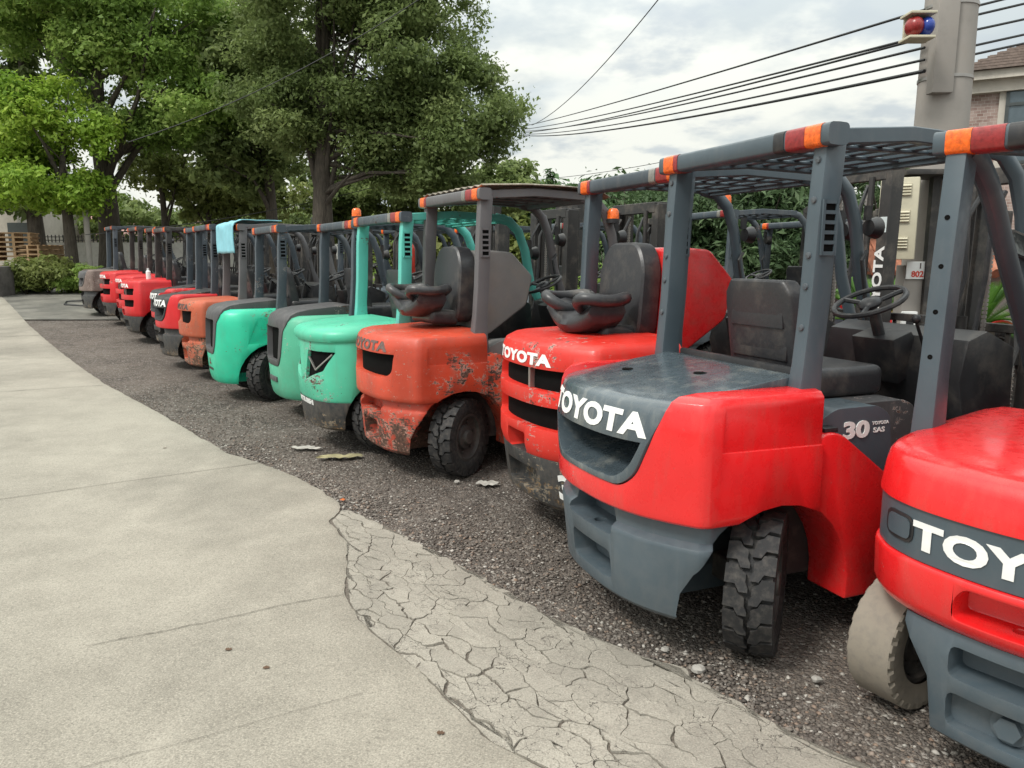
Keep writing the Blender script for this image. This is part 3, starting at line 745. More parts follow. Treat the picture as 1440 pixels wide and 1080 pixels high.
# ------------------------------------------------------------------ ground
def gz(x, y):
    t = min(max((y-10.5)/17, 0), 1); return .62*t*t*(3-2*t)
def gp(u, v, z=0):
    t = (540-v)/1080; d = ((u-720)/1080, math.cos(TH)+t*math.sin(TH), -math.sin(TH)+t*math.cos(TH)); s = (z-CAMH)/d[2]
    return d[0]*s, d[1]*s
def at(u, v, y):
    t = (540-v)/1080; d = ((u-720)/1080, math.cos(TH)+t*math.sin(TH), -math.sin(TH)+t*math.cos(TH)); s = y/d[1]
    return Vector((d[0]*s, y, CAMH+d[2]*s))
def ground_mat(name, kind):
    t = NT(name); co = t.coords(False)
    if kind == 'gravel':
        v = t.node('ShaderNodeTexVoronoi', Vector=co, Scale=58., Randomness=1.)
        v2 = t.node('ShaderNodeTexVoronoi', Vector=co, Scale=130., Randomness=1.)
        n = t.noise(1.1, 5, .6); n2 = t.noise(7, 6, .7)
        base = t.mix(t.ramp(n, .35, .68), (.060,.048,.040), (.150,.124,.104))
        base = t.mix(t.ramp(n2, .45, .7), base, (.17,.145,.125))
        sv = t.node('ShaderNodeSeparateColor', i0=v.outputs['Color']).outputs[0]
        base = t.mix(t.ramp(sv, .80, .98), base, (.30,.27,.24))
        base = t.mix(t.math('MULTIPLY', t.ramp(t.node('ShaderNodeSeparateColor', i0=v2.outputs['Color']).outputs[1], .88, .95), .8), base, (.24,.19,.15))
        h = t.math('ADD', t.math('MULTIPLY', v.outputs['Distance'], -1.), t.math('MULTIPLY', v2.outputs['Distance'], -.5))
        t.col(base); t.put(t.b, 'Roughness', .9); t.bump(t.math('ADD', h, t.math('MULTIPLY', n2, 1.5)), .9, .02)
    elif kind in ('concrete', 'cracked'):
        n = t.noise(.55, 5, .6); n2 = t.noise(3.7, 7, .72); n3 = t.noise(150, 3, .7); n4 = t.noise(48, 4, .75)
        a, b = ((.205,.186,.152), (.345,.315,.262)) if kind == 'concrete' else ((.225,.205,.172), (.37,.34,.288))
        base = t.mix(t.ramp(t.math('ADD', t.math('MULTIPLY', n, .6), t.math('MULTIPLY', n2, .4)), .36, .64), a, b)
        st = t.noise(1.7, 8, .75, stretch=(1, .35, 1))
        base = t.mix(t.ramp(st, .55, .72, 0, .28), base, tuple(x*.62 for x in a))
        tk = t.noise(1.0, 4, .6, stretch=(.62, .50, 1)); tk2 = t.noise(.33, 3, .6)
        base = t.mix(t.math('MULTIPLY', t.ramp(tk, .50, .66, 0, .55), 1.), base, tuple(x*.70 for x in a))
        base = t.mix(t.ramp(tk2, .48, .62, 0, .35), base, tuple(min(1, x*1.12) for x in b))
        base = t.mix(t.ramp(n4, .54, .70, 0, .50), base, tuple(x*.55 for x in a))
        base = t.mix(t.ramp(n3, .52, .70, 0, .55), base, tuple(min(1, x*1.45) for x in b))
        base = t.mix(t.ramp(n3, .47, .32, 0, .6), base, tuple(x*.45 for x in a))
        pv = t.node('ShaderNodeTexVoronoi', Vector=co, Scale=16.); pc = t.node('ShaderNodeSeparateColor', i0=pv.outputs['Color']).outputs[2]
        pit = t.math('MULTIPLY', t.ramp(pc, .86, .87), t.ramp(pv.outputs['Distance'], .16, .10))
        base = t.mix(t.math('MULTIPLY', pit, .5), base, (.10,.09,.075))
        if kind == 'cracked':
            ri = t.node('ShaderNodeNewGeometry').outputs['Random Per Island']
            base = t.mix(t.ramp(ri, 0, 1, 0, .28), base, tuple(x*.72 for x in a))
            base = t.mix(t.ramp(t.noise(5.5, 7, .75), .52, .68, 0, .35), base, (.13,.115,.098))
            wv = t.node('ShaderNodeVectorMath', _operation='ADD', i0=co, i1=t.node('ShaderNodeVectorMath', _operation='SCALE', i0=t.node('ShaderNodeTexNoise', Vector=co, Scale=9., Detail=6.).outputs['Color'], Scale=.22).outputs[0]).outputs[0]
            ve = t.node('ShaderNodeTexVoronoi', _feature='DISTANCE_TO_EDGE', Vector=wv, Scale=7.5).outputs['Distance']
            hl = t.math('MULTIPLY', t.ramp(ve, .012, .003), t.ramp(t.noise(2.7, 2), .46, .52))
            base = t.mix(hl, base, (.05,.042,.035))
        t.col(base); t.put(t.b, 'Roughness', .88)
        t.bump(t.math('ADD', t.math('MULTIPLY', n3, .35), t.math('ADD', n4, t.math('MULTIPLY', n2, 2.))), .5, .006)
    elif kind == 'wet':
        n = t.noise(1.5, 6, .65); t.col(t.mix(t.ramp(n, .35, .65), (.10,.095,.085), (.22,.205,.18))); t.put(t.b, 'Roughness', .55); t.bump(t.noise(30, 4), .4, .01)
    return t.m
def grid_sheet(xs, ys, zf):
    vs = [(x, y, zf(x, y)) for y in ys for x in xs]; n = len(xs)
    return MB().add(vs, [(j*n+i, j*n+i+1, (j+1)*n+i+1, (j+1)*n+i) for j in range(len(ys)-1) for i in range(n-1)])
def nz(x, y, s=0): return noise.noise(Vector((x, y, s)))
xs = [-400,-200,-100,-60,-40,-30,-24,-20,-16,-13] + [-11+.5*i for i in range(53)] + [17,20,25,32,45,70,120,250,400]
ys = [-30,-12,-6,-3] + [-1+.5*i for i in range(64)] + [33,36,42,55,80,130,250,500,900]
struct('ground', grid_sheet(xs, ys, lambda x, y: gz(x, y) + .012*nz(x*1.3, y*1.3)*(1 if y < 25 else 0) - .012).mesh(recalc=False, sharp=180), ground_mat('gravel_ground', 'gravel'))
# pale concrete road (its right edge read off the photograph) and the cracked strip
EDGE = [(2.9,-1.8),(2.2,-.8),(1.25,.6),(.62,1.55),(.30,1.95),(.12,2.18),(-.071,2.33),(-.176,2.49),(-.327,2.721),(-.576,3.056),(-.69,3.22),(-.769,3.398),(-.86,3.75),(-.921,4.12),(-1.05,4.38),(-1.117,4.534),(-1.10,4.709),(-1.151,4.882),(-1.302,5.115),(-1.569,5.462),(-1.957,5.857),(-2.358,6.19),(-2.978,6.98),(-3.937,8.187),(-5.192,9.706)]
def gpt(u, v):
    z = 0
    for _ in range(60): x, y = gp(u, v, z); z = .5*z+.5*gz(x, y)
    return x, y
EDGE += [gpt(*q) for q in ((110,515),(84,495),(60,475),(38,455),(18,433),(8,423))]; EDGE += [(EDGE[-1][0]-(36.5-EDGE[-1][1])*.75, 36.5)]
assert all(p[1] < q[1] for p, q in zip(EDGE, EDGE[1:])), EDGE
def ex(y):
    for (x0, y0), (x1, y1) in zip(EDGE, EDGE[1:]):
        if y0 <= y <= y1: return x0+(x1-x0)*(y-y0)/(y1-y0)
    return EDGE[-1][0] if y > 0 else EDGE[0][0]
yy = [-1.8]
while yy[-1] < 36: yy.append(yy[-1] + (.03 if yy[-1] < 8 else .12 if yy[-1] < 16 else .5))
rb = MB(); rows = []
for y in yy:
    e = ex(y) + .016*nz(y*9, 3) + .02*nz(y*3, 8) + .008*nz(y*31, 5); L = -60
    c = [L, -30, -15, -8] ; c = [q for q in c if q < e-3] + [e-3, e-1.5, e-.6, e-.2, e-.02, e]
    while len(c) < 10: c.insert(1, c[0]+1+len(c))
    rows.append([(x, y, gz(x, y)+.022+(.0 if k < 9 else -.006)) for k, x in enumerate(c)] + [(e+.004, y, gz(e, y)-.03)])
n = len(rows[0]); rb.add([p for r in rows for p in r], [(j*n+i, j*n+i+1, (j+1)*n+i+1, (j+1)*n+i) for j in range(len(rows)-1) for i in range(n-1)])
struct('concrete_road', rb.mesh(recalc=False, sharp=50), ground_mat('concrete', 'concrete'))
def joint(p0, p1, w, s):
    b = MB(); N = 60; pts = []
    for k in range(N+1):
        t = k/N; x = p0[0]+(p1[0]-p0[0])*t; y = p0[1]+(p1[1]-p0[1])*t+.012*nz(t*14, s)+.02*nz(t*4, s+3)
        ww = w*(.55+.6*abs(nz(t*40, s+9))*2); z = gz(x, y)+.0265
        pts += [(x, y-ww, z), (x, y+ww, z)]
    b.add(pts, [(2*k, 2*k+2, 2*k+3, 2*k+1) for k in range(N)]); return b.mesh(recalc=False)
jm = plain('joint_dirt', (.10,.088,.072), .95)
J = [((-7.0,2.6),(-1.97,5.86),.0045),((-9.5,7.5),(-5.2,9.62),.007),((-1.75,2.95),(-.80,3.47),.0022),((-17,12.6),(-9.1,15.1),.012),((-3.6,1.05),(-.55,2.6),.0012)]
for k, (a, b_, w) in enumerate(J): struct('road_joint', joint(a, b_, w, k*7.3), jm)
# cracked slab: real pieces
OUT = [(3.6,-1.2),(2.6,.6),(1.85,1.5),(1.35,2.02),(1.088,2.221),(.913,2.368),(.817,2.534),(.643,2.799),(.387,2.995),(.128,3.253),(-.143,3.639),(-.474,4.067),(-.747,4.408),(-.93,4.62),(-1.06,4.735)]
def ox(y):
    for (x0, y0), (x1, y1) in zip(OUT, OUT[1:]):
        if y0 <= y <= y1: return x0+(x1-x0)*(y-y0)/(y1-y0)
    return -9
def clip(poly, a, b, c):  # keep a*x+b*y<=c
    out = []
    for i in range(len(poly)):
        p, q = poly[i], poly[(i+1) % len(poly)]; dp = a*p[0]+b*p[1]-c; dq = a*q[0]+b*q[1]-c
        if dp <= 0: out.append(p)
        if dp*dq < 0: t = dp/(dp-dq); out.append((p[0]+(q[0]-p[0])*t, p[1]+(q[1]-p[1])*t))
    return out
def jag(x, y):
    return (x+.060*nz(x*4.5, y*4.5, 1)+.026*nz(x*15, y*15, 2)+.010*nz(x*45, y*45, 3), y+.060*nz(x*4.5, y*4.5, 4)+.026*nz(x*15, y*15, 5)+.010*nz(x*45, y*45, 6))
rs = random.Random(5); seeds = []
AX, AY = .64, -.77     # direction of the strip
def fwd(x, y): return ((x*AX+y*AY)*.66, (x*-AY+y*AX)*1.50)
def inv(a, b_): a, b_ = a/.66, b_/1.50; return (a*AX-b_*AY, a*AY+b_*AX)
for tries in range(14000):
    y = rs.uniform(-.6, 4.74); lo, hi = ex(y)-.02, ox(y)
    if hi-lo < .02: continue
    x = rs.uniform(lo, hi+.02); d = .05+.27*rs.random()**.75; q = fwd(x, y)
    if all(math.hypot(q[0]-a[0], q[1]-a[1]) > min(d, .9*e)+.02 for a, e in seeds): seeds.append((q, d))
allp = [q for q, d in seeds]; cb = MB()
for i, (x, y) in enumerate(allp):
    poly = [(x-.5,y-.5),(x+.5,y-.5),(x+.5,y+.5),(x-.5,y+.5)]
    for j, (a, b_) in enumerate(allp):
        if j == i or abs(a-x) > 1 or abs(b_-y) > 1: continue
        poly = clip(poly, a-x, b_-y, (a*a+b_*b_-x*x-y*y)/2)
        if len(poly) < 3: break
    if len(poly) < 3: continue
    poly = [inv(*p) for p in poly]
    cx = sum(p[0] for p in poly)/len(poly); cy = sum(p[1] for p in poly)/len(poly)
    pts = []
    for k in range(len(poly)):
        p, q = poly[k], poly[(k+1) % len(poly)]; L = math.hypot(q[0]-p[0], q[1]-p[1]); nn = max(2, int(L/.014))
        for s_ in range(nn):
            t = s_/nn; X, Y = jag(p[0]+(q[0]-p[0])*t, p[1]+(q[1]-p[1])*t)
            al, ac = X*AX+Y*AY, X*-AY+Y*AX
            qf = (X-ex(Y))/max(.08, ox(min(Y, 4.7))-ex(Y)); w1, w2 = .30+.10*nz(al*1.1, 5), .62+.10*nz(al*1.2, 9)
            lon = .9*math.exp(-((qf-w1)/.055)**2)+.75*math.exp(-((qf-w2)/.05)**2)+.9*math.exp(-((qf-.02)/.06)**2)
            g = .0012 + .0085*lon*(.35+.9*max(0, nz(al*1.7, ac, 3)+.2)) + .004*max(0, nz(al*.8, ac*4.5, 11)-.05) + .003*max(0, nz(X*16, Y*16, 12))
            dd = math.hypot(cx-X, cy-Y)+1e-6; X += (cx-X)/dd*g; Y += (cy-Y)/dd*g
            Y = min(Y, 4.73+.02*nz(X*9, 4)); X = min(X, ox(min(Y, 4.73))+.075*nz(X*3+Y*3, 7)+.035*nz(Y*13, 2)+.012*nz(Y*40, 3))
            X = max(X, ex(Y)+.008+.045*max(0, nz(Y*1.3, 1))+.003*nz(Y*30, 1)) if -1.8 < Y < 4.80 else X
            pts.append((X, Y))
    ar = abs(sum(pts[k-1][0]*pts[k][1]-pts[k][0]*pts[k-1][1] for k in range(len(pts))))/2
    if ar < .0012: continue
    cx = sum(p[0] for p in pts)/len(pts); cy = sum(p[1] for p in pts)/len(pts)
    tx, ty, h = rs.uniform(-.007,.007), rs.uniform(-.007,.007), rs.uniform(.016,.021)-(.005 if ar < .01 else 0)
    zf = lambda X, Y: h+tx*(X-cx)+ty*(Y-cy)
    top = [(X+(cx-X)*.008, Y+(cy-Y)*.008, zf(X, Y)) for X, Y in pts]; mid = [(X, Y, zf(X, Y)-.003) for X, Y in pts]; bot = [(X, Y, -.05) for X, Y in pts]
    o = len(cb.v); n = len(pts); cb.v += bot+mid+top+[(cx, cy, h)]
    for k in range(n):
        j = (k+1) % n; cb.f += [(o+k, o+j, o+n+j, o+n+k), (o+n+k, o+n+j, o+2*n+j, o+2*n+k), (o+2*n+k, o+2*n+j, o+3*n)]
struct('cracked_pavement', cb.mesh(recalc=True, sharp=25), ground_mat('cracked_concrete', 'cracked'))
fb = MB(); fr_ = []
for k in range(140):
    y = -1.2+k*(4.70+1.2)/139; fr_.append([(ex(y)-.01, y, .010), ((ex(y)+ox(y))/2, y, .010), (ox(y)+.02, y, .006)])
fb.add([p for r in fr_ for p in r], [(3*j+i, 3*j+i+1, 3*j+i+4, 3*j+i+3) for j in range(139) for i in range(2)])
struct('crack_dirt', fb.mesh(recalc=False), plain('crack_dirt', (.115,.098,.080), .95, var=.45, scale=60, bump=.8))
# dark damp patch of old paving at the far end of the yard
pb = grid_sheet([-14.8+.4*i for i in range(17)], [17.6+.4*i for i in range(22)], lambda x, y: gz(x, y)+.006)
vv = [(x + (y-17.6)*-.55, y, gz(x, y)+.012) for x, y, z in pb.v]; pb.v = vv
struct('old_paving', pb.mesh(recalc=False), ground_mat('damp_paving', 'wet'))

# loose stones
def stones(N, region, smin, smax, seed):
    g = np.random.default_rng(seed); P = []
    while len(P) < N:
        x, y = region(g)
        if x is None: continue
        P.append((x, y))
    P = np.array(P); s = smin+(smax-smin)*g.random(N)**3
    base = np.array([(1,0,0),(-1,0,0),(0,1,0),(0,-1,0),(0,0,1),(0,0,-.6),(.62,.62,.45),(-.62,.6,.5),(.6,-.62,.5),(-.6,-.6,.4)], float)
    F = np.array([(4,6,7),(4,7,9),(4,9,8),(4,8,6),(6,0,2),(6,2,7),(7,2,1),(7,1,9),(9,1,3),(9,3,8),(8,3,0),(8,0,6),(5,2,0),(5,1,2),(5,3,1),(5,0,3)])
    V = base[None]*(.6+.8*g.random((N, 10, 1))); a = g.random(N)*6.283; c, s_ = np.cos(a), np.sin(a)
    V = V*np.stack([np.ones(N), .6+.5*g.random(N), .45+.4*g.random(N)], 1)[:, None]
    X = V[..., 0]*c[:, None]-V[..., 1]*s_[:, None]; Y = V[..., 0]*s_[:, None]+V[..., 1]*c[:, None]
    V = np.stack([X, Y, V[..., 2]], 2)*s[:, None, None]
    Z = np.array([gz(x, y) + .012*nz(x*1.3, y*1.3) - .012 for x, y in P])
    V[..., 0] += P[:, 0, None]; V[..., 1] += P[:, 1, None]; V[..., 2] += (Z+s*.22)[:, None]
    me = bpy.data.meshes.new('stones'); nf = len(F)
    me.vertices.add(N*10); me.vertices.foreach_set('co', V.ravel())
    fi = (F[None]+10*np.arange(N)[:, None, None]).ravel(); me.loops.add(len(fi)); me.loops.foreach_set('vertex_index', fi)
    me.polygons.add(N*nf); me.polygons.foreach_set('loop_start', np.arange(N*nf)*3); me.polygons.foreach_set('loop_total', np.full(N*nf, 3))
    at_ = me.attributes.new('tint', 'FLOAT', 'FACE'); at_.data.foreach_set('value', np.repeat(g.random(N), nf).astype(np.float32))
    me.update(); me.validate(); return me
def reg_near(g):
    y = 1.9+8*g.random()**1.7; x = ox(y)+.02+ (5.2*g.random()**1.3) if y < 4.7 else ex(y)+.05+6*g.random()**1.2
    return x, y
def reg_edge(g):
    y = 2.1+4.5*g.random(); e = (ox(y) if y < 4.7 else ex(y)); return e-.03+.22*abs(g.normal()), y
def reg_crack(g):
    y = 2.0+2.8*g.random(); a, b_ = ex(y), ox(y)
    return a+(b_-a)*g.random(), y
ts = NT('gravel_stone'); at_ = ts.node('ShaderNodeAttribute', _attribute_name='tint').outputs['Fac']
cr = ts.node('ShaderNodeValToRGB', Fac=at_); cr.color_ramp.elements[0].color = (.065,.054,.046,1); cr.color_ramp.elements[1].color = (.42,.39,.35,1)
for p, c in ((.45,(.125,.105,.09,1)),(.75,(.20,.175,.15,1)),(.86,(.22,.15,.11,1)),(.93,(.30,.28,.25,1))): cr.color_ramp.elements.new(p).color = c
ts.col(cr.outputs[0]); ts.put(ts.b, 'Roughness', .8)
for nm, a in (('gravel', (90000, reg_near, .002, .0115, 1)), ('gravel', (14000, reg_edge, .002, .014, 2)), ('gravel', (16000, reg_crack, .0015, .0055, 3))):
    o = obj(nm, stones(*a), ts.m); o['kind'] = 'stuff'

# ------------------------------------------------------------------ foliage
def leaf_mat(name, c1, c2, c3, trans=.35):
    t = NT(name); a = t.node('ShaderNodeAttribute', _attribute_name='tint').outputs['Fac']
    cr = t.node('ShaderNodeValToRGB', Fac=a); e = cr.color_ramp.elements
    e[0].color = c1+(1,); e[1].color = c3+(1,); e.new(.55).color = c2+(1,)
    t.put(t.b, 'Base_Color', cr.outputs[0]); t.put(t.b, 'Roughness', .55); t.put(t.b, 'Specular_IOR_Level', .3)
    tr = t.node('ShaderNodeBsdfTranslucent'); t.t.links.new(cr.outputs[0], tr.inputs[0])
    mx = t.node('ShaderNodeMixShader', i0=trans); t.t.links.new(t.b.outputs[0], mx.inputs[1]); t.t.links.new(tr.outputs[0], mx.inputs[2])
    t.t.links.new(mx.outputs[0], t.out.inputs[0]); return t.m
L = {'dark': leaf_mat('dark_leaves', (.11,.155,.050), (.19,.25,.085), (.31,.37,.14), .5),
     'mid': leaf_mat('mid_leaves', (.12,.20,.045), (.23,.35,.075), (.40,.50,.14), .5),
     'bright': leaf_mat('bright_leaves', (.14,.26,.030), (.27,.42,.05), (.45,.57,.10), .45),
     'olive': leaf_mat('olive_leaves', (.12,.155,.04), (.21,.25,.07), (.33,.36,.13), .45),
     'pine': leaf_mat('pine_leaves', (.045,.085,.035), (.085,.14,.06), (.14,.20,.09), .3),
     'hill': leaf_mat('hill_leaves', (.04,.09,.03), (.07,.14,.045), (.12,.19,.07), .15),
     'frond': leaf_mat('frond_leaves', (.05,.13,.02), (.10,.22,.03), (.22,.34,.06))}
bark = NT('bark'); _n = bark.noise(7, 6, .7, stretch=(3, 3, .5)); bark.col(bark.mix(bark.ramp(_n, .3, .7), (.03,.024,.018), (.11,.09,.07))); bark.put(bark.b, 'Roughness', .9); bark.bump(_n, .8, .04); bark = bark.m
def leaves(blobs, N, size, seed, shell=.55, asp=.5, clump=14, cr=.32):
    """leaf quads gathered in twig-sized clumps spread over the shells of many blobs. blobs: (cx,cy,cz,rx,ry,rz)"""
    g = np.random.default_rng(seed); B = np.array(blobs, float); w = (B[:, 3]*B[:, 4]+B[:, 4]*B[:, 5]+B[:, 3]*B[:, 5]); w /= w.sum()
    nc = N//clump; bi = g.choice(len(B), nc, p=w); d = g.normal(size=(nc, 3)); d /= np.linalg.norm(d, axis=1)[:, None]
    rad = (shell+(1-shell)*g.random(nc)**.6)*(1+.10*g.normal(size=nc))
    cc = B[bi, :3]+d*B[bi, 3:]*rad[:, None]
    # gaps: drop clumps where a slow noise is low
    keep = np.array([noise.noise(Vector((p[0]*.9+seed, p[1]*.9, p[2]*.9))) > -.15 for p in cc]); cc = cc[keep]; d = d[keep]; bi = bi[keep]; nc = len(cc)
    tb = g.random(len(B)); ct = .45*tb[bi]+.35*g.random(nc)
    n = nc*clump; crr = cr*(.6+.8*g.random(nc))
    P = np.repeat(cc, clump, 0)+g.normal(size=(n, 3))*np.repeat(crr, clump)[:, None]*np.array([.5,.5,.32])
    nrm = np.repeat(d, clump, 0)*.7+g.normal(size=(n, 3))*.6+np.array([0,0,.55]); nrm /= np.linalg.norm(nrm, axis=1)[:, None]
    a = np.cross(nrm, g.normal(size=(n, 3))); a /= np.linalg.norm(a, axis=1)[:, None]; b = np.cross(nrm, a)
    s = size*(.5+1.1*g.random(n)**1.5); hl = a*s[:, None]*.5; hw = b*(s*asp*.5)[:, None]; fold = nrm*(s*.10)[:, None]
    V = np.stack([P-hl, P-hl*.05+hw+fold, P+hl, P-hl*.05-hw+fold], 1).reshape(-1, 3)
    me = bpy.data.meshes.new('leaves'); me.vertices.add(n*4); me.vertices.foreach_set('co', V.ravel())
    me.loops.add(n*4); me.loops.foreach_set('vertex_index', np.arange(n*4)); me.polygons.add(n)
    me.polygons.foreach_set('loop_start', np.arange(n)*4); me.polygons.foreach_set('loop_total', np.full(n, 4))
    at_ = me.attributes.new('tint', 'FLOAT', 'FACE'); at_.data.foreach_set('value', np.clip(np.repeat(ct, clump)+.25*g.random(n), 0, 1).astype(np.float32))
    me.update(); return me
def blobset(cx, cy, cz, rx, ry, rz, n, seed, br=.36):
    g = random.Random(seed); out = []
    for k in range(n):
        while 1:
            p = [g.uniform(-1, 1) for _ in range(3)]; q = math.sqrt(sum(t*t for t in p))
            if .25 < q < 1: break
        r = br*(.6+.7*g.random())*(1.15-.35*q); out.append((cx+p[0]*rx*.82, cy+p[1]*ry*.82, cz+p[2]*rz*.82, rx*r, ry*r, rz*r*.8))
    return out
def tree(label, base, crown, N, size, mat, tr=.22, forks=9, seed=1, lean=(0, 0), fork_z=None, trunks=1, name='tree', nb=26, br=.36, clump=14, cr=.32, group=None, **kw):
    """crown: list of ellipsoids (dx,dy,z,rx,ry,rz) relative to base x,y and absolute height above base"""
    bx, by = base; bz = gz(bx, by)-.05; t = thing(name, label, 'tree', (bx, by, bz), 0, group); g = random.Random(seed)
    blobs = []
    for k, c in enumerate(crown): blobs += blobset(*c, nb, seed*31+k, br)
    fz = fork_z or min(c[2]-c[5] for c in crown)*1.0+.5; b = MB(); top = max(c[2]+c[5]*.4 for c in crown)
    for q in range(trunks):
        ox_, oy_ = (0, 0) if trunks == 1 else (g.uniform(-.5,.5), g.uniform(-.4,.4)); r0 = tr*(1 if q == 0 else g.uniform(.6,.9))
        lx, ly = lean[0]+(0 if trunks == 1 else g.uniform(-.8,.8)), lean[1]
        path = [(ox_*.6+lx*(k/6)**1.5+.07*g.uniform(-1,1)*(k > 0), oy_*.6+ly*k/6+.07*g.uniform(-1,1)*(k > 0), top*k/6) for k in range(7)]
        b.tube(path, [r0*1.35, r0, r0*.86, r0*.7, r0*.5, r0*.32, r0*.1], 10)
        for k in range(forks):
            tz = fz+(top-fz)*k/forks*.8; f = tz/top*6; i = min(int(f), 5); u = f-i
            s0 = Vector(path[i])*(1-u)+Vector(path[i+1])*u; e = Vector(g.choice(blobs)[:3]); mid = s0.lerp(e, .5)+Vector((g.uniform(-.25,.25), g.uniform(-.25,.25), g.uniform(0,.35)))
            rr = r0*.42*(1-k/forks*.6); b.tube([s0, s0.lerp(mid, .5)+Vector((0,0,.05)), mid, e], [rr, rr*.75, rr*.5, rr*.15], 6)
            e2 = Vector(g.choice(blobs)[:3])
            if (e2-mid).length < 2.4: b.tube([mid, mid.lerp(e2, .5)+Vector((0,0,.1)), e2], [rr*.45, rr*.3, rr*.1], 5)
    obj('trunk', b.mesh(sharp=60), bark, t)
    obj('crown', leaves(blobs, N, size, seed, clump=clump, cr=cr, **kw), L[mat], t); return t
# ------------------------------------------------------------------ roof sheet material
_t = NT('weathered_roof_sheet'); _c = _t.mix(_t.ramp(_t.noise(4, 7, .75), .42, .6), (.30,.26,.20), (.10,.085,.065)); _c = _t.mix(_t.ramp(_t.noise(22, 5, .7), .5, .7), _c, (.45,.42,.36)); _t.col(_c); _t.put(_t.b, 'Roughness', .8); m['roofsheet'] = _t.m
# ------------------------------------------------------------------ the row of forklifts
S8 = dict(style='toy8', up='red8', low='grey8', cap='cap8', guard='grey8', text='white', side='red8', box='grey8')
SE = dict(style='ele', up='red8', low='grey8', cap='grey8', guard='grey8', side='red8', box='red8')
S3 = dict(style='toy3', up='red7', low='black7', guard='grey8', side='red7', box='grey8', bar='greyW')
S4 = dict(style='toy7', up='orange4c', low='orange4', guard='grey4', side='orange4c', text='worngrey', box='hoodgrey', bar='grey4')
S5 = dict(style='mit5', up='green5', low='black7', guard='teal5', side='green5', box='green5', bar='greyW')
S6 = dict(style='mit', up='green6', low='green6', cap='cap6', guard='greyW', side='green6', box='cap6')
S7 = dict(style='mit', up='green7', low='green7', cap='cap6', guard='greyW', side='green7', box='cap6', logo=1)
SO = dict(style='toy7', up='orange8', low='orange8', guard='grey4', side='orange8', text='darkletter', box='hoodgrey')
SD = dict(style='toy8', up='redD', low='black7', cap='black7', guard='greyW', text='white', side='redD', box='black7')
SR = dict(style='toy3', up='redD', low='black7', guard='chassis', side='redD', text='white', box='black7')
SG = dict(style='toy8', up='rust13', low='black7', cap='cap6', guard='greyW', side='rust13', box='black7')
FT = [
 ('red and grey electric forklift nearest the camera, cut by the right edge, with pale tyres', (1.415,2.04), .66, SE, 2.06, .53, R(-6), {}),
 ('glossy red forklift with a dark grey engine cover and the number 30 on its side', (.307,3.211), .385, S8, 2.12, .53, R(43), dict(detail=1)),
 ('red forklift with a black bumper numbered 3 and its red engine hood tipped up', (.02,4.43), .41, S3, 2.12, .53, R(20), dict(hood_open='red8', mast=2.2, number=1)),
 ('scuffed orange-red forklift with a stained roof sheet and its grey engine hood tipped up', (-1.12,5.743), .507, S4, 2.12, .53, R(33), dict(hood_open='hoodgrey', cover=1)),
 ('mint green forklift with triangular rear vents, black bumper and a teal overhead guard', (-1.803,6.497), .53, S5, 2.0, .56, R(20), {}),
 ('pale green forklift with a dark hood, second green one from the scuffed orange-red forklift', (-2.478,7.852), .54, S6, 2.0, .56, R(15), {}),
 ('bright green forklift with chipped paint, a dark hood and a red diamond emblem', (-3.535,8.888), .55, S7, 2.0, .56, R(35), {}),
 ('faded salmon orange forklift with a rusty bumper and a blue cloth over its roof bar', (-4.50,10.4), .56, SO, 2.08, .53, R(5), {}),
 ('red forklift with a dark lettered band, mostly hidden behind the faded salmon one', (-5.28,11.42), .60, SD, 2.12, .53, 0, {}),
 ('clean red forklift with a black lettered band and a large black bumper', (-6.03,12.92), .62, SD, 2.12, .53, 0, {}),
 ('red forklift with white letters just behind the clean red one with the black band', (-7.22,14.3), .62, SR, 2.12, .53, 0, {}),
 ('scratched red forklift with two dark slots, second from the rusty grey one', (-7.98,15.6), .62, SR, 2.12, .53, 0, {}),
 ('red forklift with a dark lower block, parked next to the rusty grey one', (-8.93,16.8), .62, SR, 2.12, .53, 0, {}),
 ('rusty grey forklift at the far end of the row', (-10.23,18.3), .62, SG, 2.12, .53, 0, {}),
]
T = []
for lab, (x, y), rz, st, H, W, steer, kw in FT:
    T.append(truck(lab, (x, y, gz(x, y)-.004), rz, st, H, W, steer, **kw))
# markings on single trucks
t2, ms2 = T[1]
bx2 = [c for c in t2.children if c.name.startswith('side_box')][0]
obj('lettering', flat_text('30', .075, (1.01,-.5008,.905), (1,0,0), (0,0,1), 1.5, .04), m['white'], bx2)
obj('lettering', flat_text('TOYOTA', .014, (1.145,-.5008,.925), (1,0,0), (0,0,1), 1.2, .02, .002), m['white'], bx2)
obj('lettering', flat_text('SAS', .022, (1.14,-.5008,.895), (1,0,0), (0,0,1), 1.4, .03, .002), m['white'], bx2)
t3, ms3 = T[2]
obj('lettering', flat_text('TOYOTA', .075, (-.0475,-.30,1.42), (0,0,1), (0,1,0), 1.3, .03), m['white'], ms3)
obj('sticker', MB().box(-.0475,-.046,-.335,-.265,1.78,1.88).mesh(), m['sticker'], ms3)
